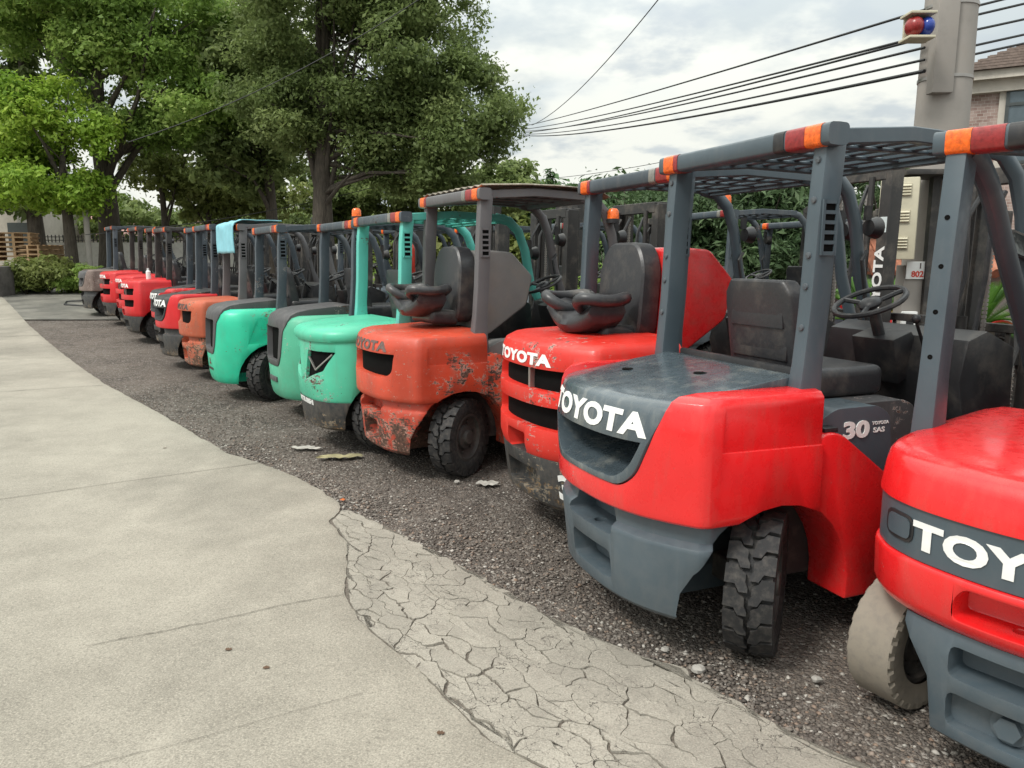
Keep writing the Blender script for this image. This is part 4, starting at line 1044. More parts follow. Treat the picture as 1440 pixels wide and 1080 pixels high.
# beacons, mirror (parts of their trucks)
def beacon(): return MB().lathe([(.001,.085),(.03,.08),(.045,.06),(.047,0),(.001,0)], 18, 2).mesh()
def mirror():
    b = MB().box(-.012,.0,-.10,.10,-.06,.06); return b.mesh(bevel=.02, limit=60)
def add_beacon(t, loc): 
    bs = obj('beacon_base', M_('bb', lambda: MB().cyl((0,0,-.03),(0,0,.002),.05,14).mesh()), m['black'], t, loc); obj('beacon', M_('bc', beacon), m['orange_lamp'], bs)
add_beacon(T[3][0], (1.9,-.53,1.92)); add_beacon(T[5][0], (.8,-.45,2.03)); add_beacon(T[2][0], (1.95,.62,2.0))
t1 = T[0][0]
ma = obj('mirror_arm', MB().tube([(1.72,.46,1.72),(1.66,.56,1.74),(1.60,.62,1.72)], .009, 6).mesh(), m['black'], t1)
mi = obj('mirror', MB().box(-.015,.015,-.085,.085,-.05,.05).mesh(bevel=.014), m['black'], ma, (1.55,.60,1.66), (R(25),0,R(40)))
obj('mirror_glass', MB().box(-.0175,-.015,-.072,.072,-.038,.038).mesh(), m['mirror'], mi)
# blue cloth hung over the salmon truck's roof bar
t8 = T[7][0]
def cloth():
    vs = []; N, K = 24, 26
    for i in range(N+1):
        y = -.50+1.10*i/N
        for j in range(K+1):
            s = -.50+1.05*j/K   # s<0 hangs behind, s>0 lies on the roof
            if s < -.10: x, z = .672-.012*abs(math.sin(y*9))-.025*(nz(y*3, s*3)+.5), 2.06+(s+.10)*.95+.02*nz(y*4, 2)
            elif s < .02: a = (s+.10)/.12*math.pi/2; x, z = .75-.088*math.cos(a), 2.06+.045*math.sin(a)
            else: x, z = .75+s, 2.115+.02*nz(y*4, s*4)+.006
            vs.append((x, y, z+.008))
    b = MB().add(vs, [(i*(K+1)+j, i*(K+1)+j+1, (i+1)*(K+1)+j+1, (i+1)*(K+1)+j) for i in range(N) for j in range(K)])
    me = b.mesh(sharp=80); bm = bmesh.new(); bm.from_mesh(me); bmesh.ops.solidify(bm, geom=list(bm.faces), thickness=.012); bm.to_mesh(me); bm.free(); return me
c_ = obj('cloth', cloth(), m['bluecloth'], None, t8.location, t8.rotation_euler); tag(c_, 'pale blue cloth draped over the roof of the faded salmon forklift', 'cloth')
# fire extinguisher strapped to the pale green truck
def world(t, l): return t.matrix_basis @ Vector(l)
fe = thing('fire_extinguisher', 'red fire extinguisher hanging on a front post of the pale green forklift', 'fire extinguisher', world(T[5][0], (1.75,.42,1.42)))
obj('cylinder', MB().lathe([(.001,0),(.05,0),(.058,.02),(.058,.30),(.045,.35),(.02,.38),(.02,.42),(.001,.42)], 18, 2).mesh(), m['pink_red'], fe)
obj('handle', MB().box(-.06,.03,-.012,.012,.42,.445).box(-.07,.02,-.01,.01,.46,.475).mesh(), m['black'], fe)
obj('hose', MB().tube([(.02,0,.41),(.09,0,.36),(.09,0,.15),(.062,0,.10)], .009, 6).mesh(), m['black'], fe)
bt = thing('bottle', 'small white plastic bottle standing on a far red forklift hood', 'bottle', world(T[10][0], (.42,-.30,1.135)))
obj('body', MB().lathe([(.001,0),(.04,0),(.042,.02),(.042,.17),(.02,.20),(.001,.20)], 14, 2).mesh(), m['white'], bt); obj('cap', MB().lathe([(.001,.2),(.02,.2),(.02,.235),(.001,.235)], 12, 2).mesh(), m['sticker'], bt)
# second row behind: two trucks seen through the posts
BK = [('dark blue-grey back-row forklift standing behind the scuffed orange-red one', (1.75,9.6), .35, dict(S8, style='toy7', up='greyW', low='greyW', text=None, side='greyW', guard='greyW'), 2.2, dict(mast=2.3)),
      ('dark back-row forklift seen between the posts of the red number 30 one', (4.3,10.2), .35, dict(S8, style='toy7', up='redD', low='black7', text=None, side='redD', guard='greyW'), 2.15, dict(mast=2.25)),
      ('dark forklift in the back row with a tall mast, right of the square pole', (6.3,8.4), .45, dict(S8, style='toy7', up='redD', low='black7', text=None, side='redD', guard='greyW'), 2.15, dict(mast=2.4)),]
BD = dict(S8, style='toy7', up='greyW', low='black7', text=None, side='greyW', guard='greyW')
BK += [('dark back-row forklift glimpsed through the teal overhead guard', (-.1,10.6), .45, BD, 2.1, dict(mast=2.2)),
       ('dark back-row forklift glimpsed behind the pale green one', (-1.3,12.0), .5, BD, 2.1, dict(mast=2.5)),
       ('dark back-row forklift with a tall mast behind the bright green one', (-2.7,13.2), .5, BD, 2.1, dict(mast=2.75)),
       ('dark back-row forklift behind the blue cloth', (-4.1,14.6), .5, BD, 2.1, dict(mast=2.2)),
       ('dark back-row forklift between the blue-grey and the red back-row ones', (3.0,10.0), .4, BD, 2.1, dict(mast=2.3))]
for lab, (x, y), rz, st, H, kw in BK: truck(lab, (x, y, gz(x, y)), rz, st, H, .53, 0, group='forklifts in the back row', **kw)

# ------------------------------------------------------------------ utility pole, siren, cabinet, wires
conc = plain('pole_concrete', (.30,.275,.25), .85, var=.12, scale=5, bump=.3, dirt=.3)
px, py = at(1330, 100, 6.6)[:2]
up = thing('utility_pole', 'thick concrete utility pole with wires rising behind the red forklifts', 'utility pole', (px, py, 0))
def sq(r, z, n=28): return [(r*math.cos(2*math.pi*k/n), r*math.sin(2*math.pi*k/n), z) for k in range(n)]
obj('shaft', MB().loft([sq(.225-.0085*z, z) for z in (-.1, 2, 4, 6, 8, 9.5)]).mesh(sharp=50), conc, up)
zc = lambda v: at(1300, v, 6.45).z
obj('cable_guard', MB().box(-.215,-.05,-.23,-.12, zc(133), zc(-60)).mesh(bevel=.01), conc, up)
def band(z): return MB().lathe([(.222-.0085*z, z-.012),(.232-.0085*z, z-.012),(.232-.0085*z, z+.012),(.222-.0085*z, z+.012)], 28, 2).mesh()
for z in (zc(3), zc(107)): obj('band', band(z), m['steel'], up)
# siren
sp = at(1292, 38, 6.2)
si = thing('siren_light', 'red and blue warning siren light with a cream bracket on the concrete pole', 'siren light', sp); si.scale = (.78, .78, .78)
obj('bracket', MB().box(-.135,.12,-.11,.12,-.125,-.098).box(-.135,.12,-.11,.12,.098,.125).box(-.10,.14,.09,.12,-.12,.12).mesh(bevel=.01), m['cream'], si)
obj('lens', MB().sphere((-.055,-.02,0), (.085,.10,.092), 12).mesh(), m['red_lamp'], si)
obj('lens', MB().sphere((.065,-.01,0), (.075,.10,.092), 12).mesh(), m['blue_lamp'], si, label='blue lens')
# cream cabinet with louvres
cp = at(1262, 310, 6.2); cz0, cz1 = at(1262, 365, 6.2).z, at(1262, 252, 6.2).z
cb_ = thing('electrical_cabinet', 'cream metal electrical cabinet with louvred side mounted on the pole', 'electrical cabinet', (cp.x, cp.y, cz0), R(-28))
hh = cz1-cz0
obj('case', MB().box(-.085,.14,-.16,.16,0,hh).mesh(bevel=.012), m['cream'], cb_)
obj('door', MB().box(-.13,-.088,-.17,.17,-.01,hh+.01).mesh(bevel=.008), m['cream'], cb_)
for g_ in range(3):
    lb = MB(); lb.box(-.03,.09,-.166,-.160,.08+g_*.20,.175+g_*.20)
    for k in range(4): z = .088+g_*.20+k*.022; lb.prism([(-.166,z),(-.178,z+.003),(-.166,z+.013)], 0, -.025, .085) if False else lb.loft([[(xx,-.166,z),(xx,-.180,z+.002),(xx,-.166,z+.014)] for xx in (-.025,.085)])
    obj('louver', lb.mesh(), m['cream'], cb_)
# dark steel posts carrying the cabinet
ps = thing('cabinet_rack', 'dark steel rack with a flat top beside the concrete pole', 'rack', (cp.x+.33, cp.y+.05, 0))
obj('post', MB().box(-.06,.0,-.03,.03,0,cz1+.02).box(.06,.12,-.03,.03,0,cz1+.02).mesh(), m['chassis'], ps)
obj('top', MB().box(-.36,.75,-.22,.22,cz1+.02,cz1+.06).mesh(bevel=.005), m['chassis'], ps)
# number plate and socket box on the pole
pl = at(1290, 380, 6.25)
sg = thing('pole_sign', 'small white number plate reading 802 on a concrete post', 'sign', pl)
obj('plate', MB().box(-.09,.09,-.005,.005,-.07,.07).mesh(), m['white'], sg)
obj('lettering', flat_text('802', .05, (0,-.0055,-.03), (1,0,0), (0,0,1), 1., .03, .002), m['pink_red'], sg)
obj('lettering', flat_text('1', .045, (.02,-.0055,.035), (1,0,0), (0,0,1), 1., .03, .002), m['darkletter'], sg)
cpst = tag(obj('concrete_post', MB().box(-.10,.10,.01,.15,-1.5,.04).mesh(bevel=.01), conc, None, (pl.x, pl.y, pl.z)), 'short square concrete post carrying the white number plate', 'post')
mb_ = at(1275, 462, 6.2)
so = thing('socket_box', 'white double socket box on the short concrete post', 'socket box', mb_)
obj('box', MB().box(-.06,.06,-.04,.0,-.14,.14).mesh(bevel=.01), m['white'], so); obj('socket', MB().box(-.03,.03,-.044,-.04,.03,.09).mesh(), m['black'], so); obj('socket', MB().box(-.03,.03,-.044,-.04,-.06,.0).mesh(), m['black'], so)
# wires
wm_ = plain('black_cable', (.012,.012,.013), .6)
def wire(a, b_, sag, r, lab, bend=None):
    a, b_ = Vector(a), Vector(b_); pts = []
    for k in range(33):
        t = k/32; p = a.lerp(b_, t); p.z -= sag*4*t*(1-t); pts.append(p)
    tag(obj('wire', MB().tube(pts, r, 6).mesh(), wm_), lab, 'wire', 'overhead wires running from the concrete pole')
far = [at(742, 176, 30), at(740, 181, 30), at(738, 186, 30), at(736, 184, 30), at(739, 188, 30), at(737, 190, 30)]
vs_ = [14, 50, 53, 67, 84, 100]
W_ = ['topmost overhead wire from the concrete pole, with small clips','second overhead wire from the top, meeting the pole just under the siren','third overhead wire from the top, close under the second','fourth overhead wire from the top, in the middle of the bundle','fifth overhead wire from the top, above the lowest one','lowest overhead wire of the bundle from the pole']
sags = [.35,.55,.75,.85,.95,1.1]
for v_, f_, lb_, sg_ in zip(vs_, far, W_, sags):
    wire(at(1300, v_, 6.5), f_ + (f_-at(1300, v_, 6.5))*.03, sg_*.16, .011 if v_ != 100 else .015, lb_)
R_ = ['overhead wire right of the pole, first from the top','overhead wire right of the pole, second from the top','overhead wire right of the pole, third from the top','overhead wire right of the pole, fourth from the top','overhead wire right of the pole, fifth from the top']
for (v0, v1), lb_ in zip([(18,-6),(30,9),(50,33),(72,54),(84,67)], R_): wire(at(1335, v0, 6.6), at(1560, v1-32, 7.4), .0, .011, lb_)
wire(at(930, -6, 14), at(748, 176, 30), .3, .010, 'thin single wire rising steeply from the trees to the top of the picture')
wire(at(760, 252, 40), at(960, 222, 30), .1, .012, 'faint distant wire low over the hills')
wire(at(745, 190, 30), at(120, 330, 24), .6, .012, 'wire crossing in front of the tall dark tree towards the left')
wire(at(600, -8, 20), at(180, 200, 20), .3, .011, 'upper wire passing in front of the left tree crowns')

# ------------------------------------------------------------------ houses and walls
def brick_mat():
    t = NT('old_brick'); t.coords(False)
    b = t.node('ShaderNodeTexBrick', Color1=(.20,.12,.10,1), Color2=(.32,.24,.21,1), Mortar=(.45,.42,.38,1), Scale=4.2, Mortar_Size=.012); 
    mp = t.node('ShaderNodeMapping', Vector=t.tc); mp.inputs['Rotation'].default_value = (R(90), 0, 0); t.t.links.new(mp.outputs[0], b.inputs['Vector'])
    t.col(t.mix(t.ramp(t.noise(3, 5), .4, .7, 0, .6), b.outputs[0], (.50,.40,.36))); t.put(t.b, 'Roughness', .85); t.bump(b.outputs['Fac'], -.4, .01); return t.m
m['brick'] = brick_mat()
m['plaster'] = plain('cream_plaster', (.50,.46,.40), .8, var=.08, scale=3, dirt=.25)
m['whitewall'] = plain('white_render', (.62,.60,.56), .85, var=.06, scale=3, dirt=.3)
m['tilegrey'] = plain('brown_roof_tile', (.17,.13,.11), .8, var=.3, scale=14, bump=.6)
m['tilered'] = plain('terracotta_tile', (.36,.14,.08), .75, var=.25, scale=14, bump=.4)
m['tilepink'] = plain('faded_roof_tile', (.42,.24,.21), .8, var=.2, scale=9)
m['glass'] = plain('window_glass', (.10,.13,.15), .08, .3, var=.1)
m['frame'] = plain('dark_window_frame', (.05,.06,.06), .5)
hx, hy = at(1362, 180, 16).x, 16
hs = thing('brick_house', 'brick house with cream window surround and brown tiled roof behind the pole', 'house', (hx, hy, 0), R(-30))
ze = at(1362, 118, 16).z
obj('wall', MB().box(0,9,0,7,-.2,ze).mesh(), m['brick'], hs)
obj('cornice', MB().box(-.35,9.4,-.35,7.3,ze,ze+.16).box(-.18,9.2,-.18,7.1,ze-.22,ze+.002).mesh(), m['plaster'], hs)
rfm = MB(); 
prof = [(-.4,-.4),(9.4,-.4),(9.4,7.4),(-.4,7.4)]
rfm.loft([[(x, y, ze+.162) for x, y in prof], [(3.2+(x > 4)*2.6, 3.5, ze+2.1) for x, y in prof]])
for k in range(40):
    t_ = k/40; x = -.4+9.8*t_
rf_ = obj('roof', rfm.mesh(), m['tilegrey'], hs)
tl = MB()
for k in range(22):
    t_ = k/22; z = ze+.18+1.94*t_; xa = -.4+3.6*t_; xb = 9.4-3.6*t_; y = -.4+3.9*t_
    tl.box(xa, xb, y-.04, y+.05, z-.01, z+.035); tl.box(xa-.04, xa+.05, y, 7.4-3.9*t_, z-.01, z+.035)
obj('tile_courses', tl.mesh(), m['tilegrey'], rf_)
wz0, wz1 = at(1400, 160, 16).z-1.0, at(1400, 108, 16).z
wx_ = .62
wn = obj('window', MB().box(wx_-.14,wx_+2.6,-.06,.0,wz0-.14,wz1+.14).mesh(), m['plaster'], hs)
fr = MB()
for x in (wx_, wx_+.75, wx_+1.5, wx_+2.4): fr.box(x-.03,x+.03,-.10,-.062,wz0,wz1)
for z in (wz0, (wz0+wz1)/2+.25, wz1): fr.box(wx_-.03,wx_+2.43,-.105,-.062,z-.03,z+.03)
obj('window_frame', fr.mesh(), m['frame'], wn); obj('pane', MB().box(wx_,wx_+2.4,-.075,-.063,wz0,wz1).mesh(), m['glass'], wn)
# white wall with terracotta cap behind the cycads
gw = thing('garden_wall', 'white garden wall with a terracotta tiled cap behind the cycads', 'wall', (4.9, 10.9, 0), R(-5))
obj('wall', MB().box(0,9,-.1,.1,-.2,1.5).mesh(), m['whitewall'], gw)
cp_ = MB()
for k in range(60):
    x = .15*k; cp_.tube([(x, -.62, 1.42), (x, 0, 1.85)], .075, 8); 
cp_.box(0, 9, -.6, .0, 1.40, 1.44)
obj('tile_cap', cp_.mesh(), m['tilered'], gw)
# left background: long cream wall with iron spikes, pink roofed house, white building
yl = 33
bw = thing('boundary_wall', 'long cream boundary wall with black iron spikes behind the left trees', 'wall', (at(55, 345, yl).x, yl, gz(0, yl)))
wl = at(300, 345, yl).x-at(55, 345, yl).x+3; wh = at(100, 341, yl).z-gz(0, yl)
obj('wall', MB().box(0,wl,0,.25,-.1,wh).mesh(), m['whitewall'], bw); sk = MB()
k = 0
while k*.16 < wl: sk.box(k*.16,k*.16+.03,.1,.13,wh,wh+.32); k += 1
sk.box(0,wl,.1,.13,wh+.08,wh+.11); sk.box(0,wl,.1,.13,wh+.22,wh+.25)
obj('spikes', sk.mesh(), m['black'], bw)
def house(label, u0, u1, vt, vr, y, wallm, roofm, win=0):
    a, b_ = at(u0, vt, y), at(u1, vt, y); g0 = gz(a.x, y); r = at(u0, vr, y).z
    t = thing('house', label, 'house', (a.x, y, g0)); w = b_.x-a.x
    wo = obj('wall', MB().box(0,w,0,6,-.3,a.z-g0).mesh(), m[wallm], t)
    if vr != vt:
        obj('roof', MB().prism([(-.4,a.z-g0),(3,r-g0+.5),(6.4,a.z-g0)], 0, -.4, w+.4).mesh(), m[roofm], t)
    for k in range(win): obj('window', MB().box(.5+k*1.6,1.4+k*1.6,-.04,.01,(a.z-g0)*.45,(a.z-g0)*.8).mesh(), m['frame'], t)
    return t
house('low house with a faded pink tiled roof behind the cream boundary wall', 100, 240, 333, 312, 42, 'whitewall', 'tilepink', 4)
house('pale building with a dark window at the far left edge', -60, 22, 292, 292, 34, 'plaster', 'tilepink', 2)
house('white building glimpsed between the dark tree trunks', 408, 442, 262, 262, 46, 'whitewall', 'tilepink', 2)
# pallets
pm = plain('pallet_wood', (.34,.22,.12), .8, var=.25, scale=8)
for i, (u, v, n_, rz, lb_) in enumerate([(26,352,6,.3,'stack of reddish wooden pallets standing left of the other stack'),(57,356,4,-.3,'lower broken stack of wooden pallets beside the cream wall'),(30,371,2,.1,'pale planks lying in the weeds below the pallet stacks')]):
    a = at(u, v+14, 27); t = thing('pallet_stack', lb_, 'pallets', (a.x, 27, a.z), rz, 'pallets by the wall')
    for k in range(n_):
        b = MB(); z = k*.16
        for q in range(5): b.box(-.6,.6,-.5+q*.22,-.5+q*.22+.12,z+.11,z+.135)
        for q in (-.55,0,.47): b.box(q,q+.08,-.5,.5,z,z+.11)
        for q in range(3): b.box(-.6,.6,-.5+q*.44,-.5+q*.44+.1,z-.0,z-.02)
        obj('pallet', b.mesh(), pm, t)
st_ = tag(obj('stone_block', MB().box(-1.6,.35,-.5,.5,-.3,.9).mesh(bevel=.1), plain('dark_stone', (.10,.09,.085), .9, var=.4, scale=4, bump=.8), None, (at(0,400,23).x-.2, 23, gz(0,23))), 'dark stone block at the left edge beside the weeds', 'stone')
tag(obj('wooden_post', MB().cyl((0,0,0),(0,0,2.6),.09,12).mesh(), conc, None, (at(129,400,25).x, 25, gz(0,25))), 'slim grey post standing right of the small bright tree trunk', 'post')
hs_ = MB().tube([(-11.2,20.2,gz(0,20.2)+.03),(-11.9,20.5,gz(0,20.5)+.03),(-12.3,21.3,gz(0,21)+.04),(-11.6,21.6,gz(0,21.6)+.04),(-10.4,20.6,gz(0,20.6)+.03)], .025, 8)
tag(obj('hose', hs_.mesh(), m['black']), 'black hose lying on the damp paving by the far forklift', 'hose')

# ------------------------------------------------------------------ trees
def X(u, y): return (u-720)/1080*y*1.0
GT = 'tall trees behind the forklifts'
# small bright tree at left
y = 25; x = at(105, 400, y).x
tree('small bright yellow-green tree with a thin trunk at the far left', (x, y), [(-.55,0,5.0,2.0,2.0,2.1),(-.9,-.2,3.6,2.2,1.8,1.1),(.55,0,3.1,1.0,1.2,.6)], 60000, .15, 'bright', .20, 8, 3, nb=22, group=GT)
y = 27; x = at(158, 400, y).x
tree('big mid green tree with a thick dark trunk, second from the left', (x, y), [(.2,.3,9.2,3.4,3,3.0),(2.9,-.2,8.4,2.7,2.4,2.5),(3.8,.0,6.2,2.4,2.2,1.5),(-1.6,.5,9.5,3.0,2.6,2.6),(1.7,.3,5.6,2.4,2,1.0)], 150000, .155, 'mid', .36, 14, 5, fork_z=3.2, group=GT)
y = 30; x = at(60, 400, y).x
tree('dark green tree at the left edge behind the small bright one', (x, y), [(-2.5,0,8.2,4.2,3,4.2),(-2.5,0,3.6,3.2,2.5,1.8)], 46000, .26, 'dark', .3, 9, 8, group=GT)
y = 24; x = at(452, 400, y).x
tree('very tall dark tree with several trunks in the middle of the picture', (x, y), [(-.3,0,8.6,2.8,2.6,3.4),(2.8,0,8.2,3.0,2.6,3.1),(4.3,0,5.2,2.1,2.0,2.1),(1.5,.3,5.6,2.6,2.0,1.9),(-1.0,.3,5.5,2.0,2.0,1.4),(3.2,0,3.9,2.2,1.6,1.1)], 225000, .14, 'dark', .27, 13, 11, fork_z=2.6, trunks=3, cr=.36, group=GT)
y = 28; x = at(385, 400, y).x
tree('dark tree behind and left of the very tall one', (x, y), [(0,0,7.4,2.4,2.2,3.2),(-.5,0,4.6,2.2,2,1.5)], 46000, .22, 'dark', .22, 9, 17, fork_z=2.6, group=GT)
y = 33; x = at(238, 400, y).x
tree('thin olive tree between the two biggest trunks', (x, y), [(0,0,5.0,2.0,2,1.4),(.6,0,6.6,2.0,2,1.5)], 14000, .22, 'olive', .16, 7, 23, fork_z=2.2, group=GT)
y = 34; x = at(300, 400, y).x
tree('olive green tree low behind the row of overhead guards', (x, y), [(0,0,3.9,2.6,2,1.5),(2.2,0,3.6,2.0,1.8,1.2)], 18000, .24, 'olive', .16, 7, 29, fork_z=1.8, group=GT)
y = 36; x = at(560, 400, y).x
tree('green tree low behind the tall dark one', (x, y), [(0,0,4.6,3.6,2.4,2.2),(3.8,0,4.2,3.0,2.4,1.9),(-2.8,0,3.6,2.4,2,1.7)], 42000, .26, 'dark', .2, 7, 31, fork_z=1.8, group=GT)
y = 40; x = at(330, 400, y).x
tree('distant dark tree behind the olive ones', (x, y), [(0,0,3.2,4.5,2.4,1.5),(-6.5,0,3.2,3.5,2.4,1.4)], 18000, .3, 'dark', .2, 5, 37, fork_z=1.8, group=GT)
# dark wood behind the red trucks
GB = 'dark trees behind the red forklifts'
for k, (u, yy_, h, w, lb_, mt, nn) in enumerate([(905,19,3.3,2.0,'dark conifer left in the group behind the red forklifts','pine',24000),(985,17,3.3,2.2,'dark conifer seen through the overhead guard of the number 30 forklift','pine',34000),(1085,16,3.35,2.2,'dark conifer directly behind the number 30 forklift','pine',36000),(1185,17,3.6,2.2,'dark broad conifer left of the concrete pole','pine',34000),(1270,20,4.0,2.2,'dark conifer behind the cream cabinet','pine',24000)]):
    x = at(u, 400, yy_).x
    tree(lb_, (x, yy_), [(0,0,h*.74,w*.8,w*.8,h*.30),(0,0,h*.40,w,w,h*.30)], nn, .17, mt, .18, 8, 51+k, fork_z=.8, name='conifer', asp=.3, nb=24, br=.38, group=GB)
# hills
def hill(label, u0, u1, v, y, mt, n_, seed, amp=.12):
    a, b_ = at(u0, v, y), at(u1, v, y); g = random.Random(seed); bl = []
    for k in range(n_):
        t_ = (k+.5)/n_; h = (a.z*(1-t_)+b_.z*t_)*(1-amp*abs(math.sin(k*2.3+seed))); r = (b_.x-a.x)/n_*1.1; bl.append((a.x+(b_.x-a.x)*t_, y+g.uniform(-3,3), h-r*.6, r, r, r*.9)); bl.append((a.x+(b_.x-a.x)*t_, y-1, h*.35, r*1.2, r, h*.35))
    o = obj('distant_wood', leaves(bl, 30000, y*.012, seed, clump=10, cr=y*.018), L[mt]); o['kind'] = 'stuff'; return o
hill('w', 690, 960, 262, 60, 'hill', 16, 3); hill('w', 380, 760, 300, 58, 'olive', 16, 6); hill('w', -100, 420, 330, 60, 'hill', 18, 9); hill('w', 900, 1440, 290, 45, 'pine', 16, 12)
for k, (u, v, lb_) in enumerate([(773,240,'slim spiky conifer on the skyline of the far hill, left one'),(818,262,'slim spiky conifer on the skyline of the far hill, right one')]):
    a = at(u, v, 52); h = a.z; t = thing('conifer', lb_, 'tree', (a.x, 52, 0), 0, 'conifers on the far hill')
    obj('trunk', MB().tube([(0,0,0),(0,0,h)], [.14,.02], 6).mesh(), bark, t)
    obj('crown', leaves([(0,0,h*(.35+.6*q/9),1.3*(1-q/10.5),1.3*(1-q/10.5),h*.05) for q in range(10)], 5000, .4, 70+k, clump=8, cr=.3, asp=.3), L['hill'], t)
# shrubs
def shrub(label, x, y, r, h, N, size, mt, seed, name='shrub', cat='shrub', group=None, asp=.4):
    t = thing(name, label, cat, (x, y, gz(x, y)), 0, group); b = MB(); g = random.Random(seed)
    for k in range(7): b.tube([(0,0,-.02),(g.uniform(-.4,.4)*r, g.uniform(-.4,.4)*r, h*.5),(g.uniform(-.8,.8)*r, g.uniform(-.8,.8)*r, h*.9)], [.015,.01,.004], 5)
    obj('stem', b.mesh(), bark, t); obj('foliage', leaves(blobset(0,0,h*.5,r,r,h*.5,12,seed,.5), N, size, seed, clump=10, cr=.16, asp=asp), L[mt], t)
for k, (u, v, r, h, lb_, mt) in enumerate([(35,396,1.0,1.0,'bushy weeds at the left beside the dark stone','olive'),(62,398,1.1,1.15,'tallest weedy bush in front of the pallets','olive'),(88,400,.8,.8,'weedy bush touching the bright tree trunk','mid'),(140,402,.9,.9,'low green bush behind the far forklift','mid'),(15,392,.9,.7,'low weeds near the left edge of the picture','mid')]):
    a = at(u, v, 24); shrub(lb_, a.x, 24+k*.2, r, h, 5200, .13, mt, 90+k, group='weedy bushes at the far left')
for k, (u, v, y_, r, h, lb_) in enumerate([(655,392,11.5,.9,1.7,'yellow-green bush seen under the stained roof sheet'),(830,392,12.5,.9,1.9,'green bush left of the red raised hood'),(560,390,17,1.2,1.9,'bush behind the teal overhead guard'),(990,500,5.9,.28,.85,'small bright plant between the red forklifts')]):
    a = at(u, v, y_); shrub(lb_, a.x, y_, r, h, 6000, .10, 'bright' if k in (0,3) else 'mid', 120+k, group='bushes behind the forklifts')
# cycads
def cycad(label, x, y, h, n_, Ls, seed):
    t = thing('cycad', label, 'cycad', (x, y, 0), 0, 'cycads by the white wall'); g = random.Random(seed)
    obj('trunk', MB().tube([(0,0,0),(0,0,h*.6),(0,0,h)], [.17,.16,.13], 12).mesh(), bark, t)
    for k in range(n_):
        az = 2*math.pi*k/n_*2.4+g.uniform(-.2,.2); el = R(g.uniform(15,75)); b = MB(); Lf = Ls*g.uniform(.8,1.1); P = []
        for j in range(13):
            s = j/12; r = Lf*s*math.cos(el)*(1-.05*s); z = Lf*(s*math.sin(el)-.45*s*s); P.append(Vector((r*math.cos(az), r*math.sin(az), z)))
        b.tube(P, [.012*(1-.7*j/12) for j in range(13)], 4); sd = Vector((-math.sin(az), math.cos(az), 0))
        for j in range(1, 48):
            s = j/48*12; i = min(int(s), 11); p = P[i].lerp(P[i+1], s-i); d = (P[i+1]-P[i]).normalized(); ll = .22*math.sin(math.pi*min(.95, j/48*.9+.08))
            for q in (-1, 1):
                e = p+(sd*q*.85+d*.55+Vector((0,0,.28))).normalized()*ll; w = d*.008
                b.add([p-w, p+w, e], [(0,1,2)])
        o = obj('frond', b.mesh(recalc=False), L['frond'], t, (0,0,h)); at_ = o.data.attributes.new('tint', 'FLOAT', 'FACE'); at_.data.foreach_set('value', np.clip(g.random()*.6+.3*np.random.default_rng(k).random(len(o.data.polygons)), 0, 1).astype(np.float32))
a = at(1222, 400, 7.9); cycad('cycad with spreading fronds left of the concrete pole', a.x, 7.9, .95, 22, .95, 1)
a = at(1385, 400, 8.2); cycad('cycad with spreading fronds in front of the white wall', a.x, 8.2, .9, 22, .95, 2)
# litter
tm = {'w': plain('dirty_paper', (.42,.40,.36), .85, var=.4), 'y': plain('yellowed_cloth', (.30,.27,.15), .9, var=.4), 'l': plain('dry_leaf', (.10,.055,.03), .8), 'o': plain('orange_scrap', (.5,.13,.03), .7)}
def scrap(name, u, v, lx, ly, mt, lab, cat, seed, z0=0.0, group=None, amp=.012):
    x, y = gp(u, v); g = random.Random(seed); vs = []; N, K = 10, 5
    for i in range(N+1):
        for j in range(K+1):
            wd = (.35+.65*math.sin(math.pi*min(1, i/N*.9+.05)))*(1+.9*nz(i*.9, seed, j*.3)); a_, b_ = i/N-.5, (j/K-.5)*wd
            vs.append((a_*lx*(1+.25*nz(j*.8, seed)), b_*ly*1.9+.6*ly*nz(a_*5, seed), z0+amp*.7*(1+nz(a_*9, b_*9, seed))))
    b = MB().add(vs, [(i*(K+1)+j, (i+1)*(K+1)+j, (i+1)*(K+1)+j+1, i*(K+1)+j+1) for i in range(N) for j in range(K)])
    me = b.mesh(recalc=False, sharp=80); tag(obj(name, me, tm[mt], None, (x, y, gz(x, y)+.01), (0,0,g.uniform(-.2,.2))), lab, cat, group)
scrap('paper_scrap', 430, 632, .26, .05, 'w', 'crumpled white scrap on the gravel left of the orange-red forklift', 'litter', 1)
scrap('cloth_rag', 478, 644, .36, .07, 'y', 'yellowed flat rag lying under the rear of the orange-red forklift', 'rag', 2)
scrap('paper_scrap', 685, 682, .16, .06, 'w', 'pale torn paper on the gravel right of the steered wheel', 'litter', 3)
scrap('plastic_scrap', 482, 706, .035, .02, 'o', 'tiny orange scrap at the tip of the cracked paving', 'litter', 4)
for k, (u, v) in enumerate([(322,921),(375,947),(232,634),(620,1040)]):
    scrap('dry_leaf', u, v, .026, .011, 'l', ['small dry brown leaf on the pale concrete, upper of the two near the bottom','darker curled leaf on the concrete just right of the brown one','tiny dark leaf on the concrete near the gravel edge','dry leaf on the concrete beside the long crack'][k], 'leaf', 10+k, .014, 'leaves on the concrete', .003)
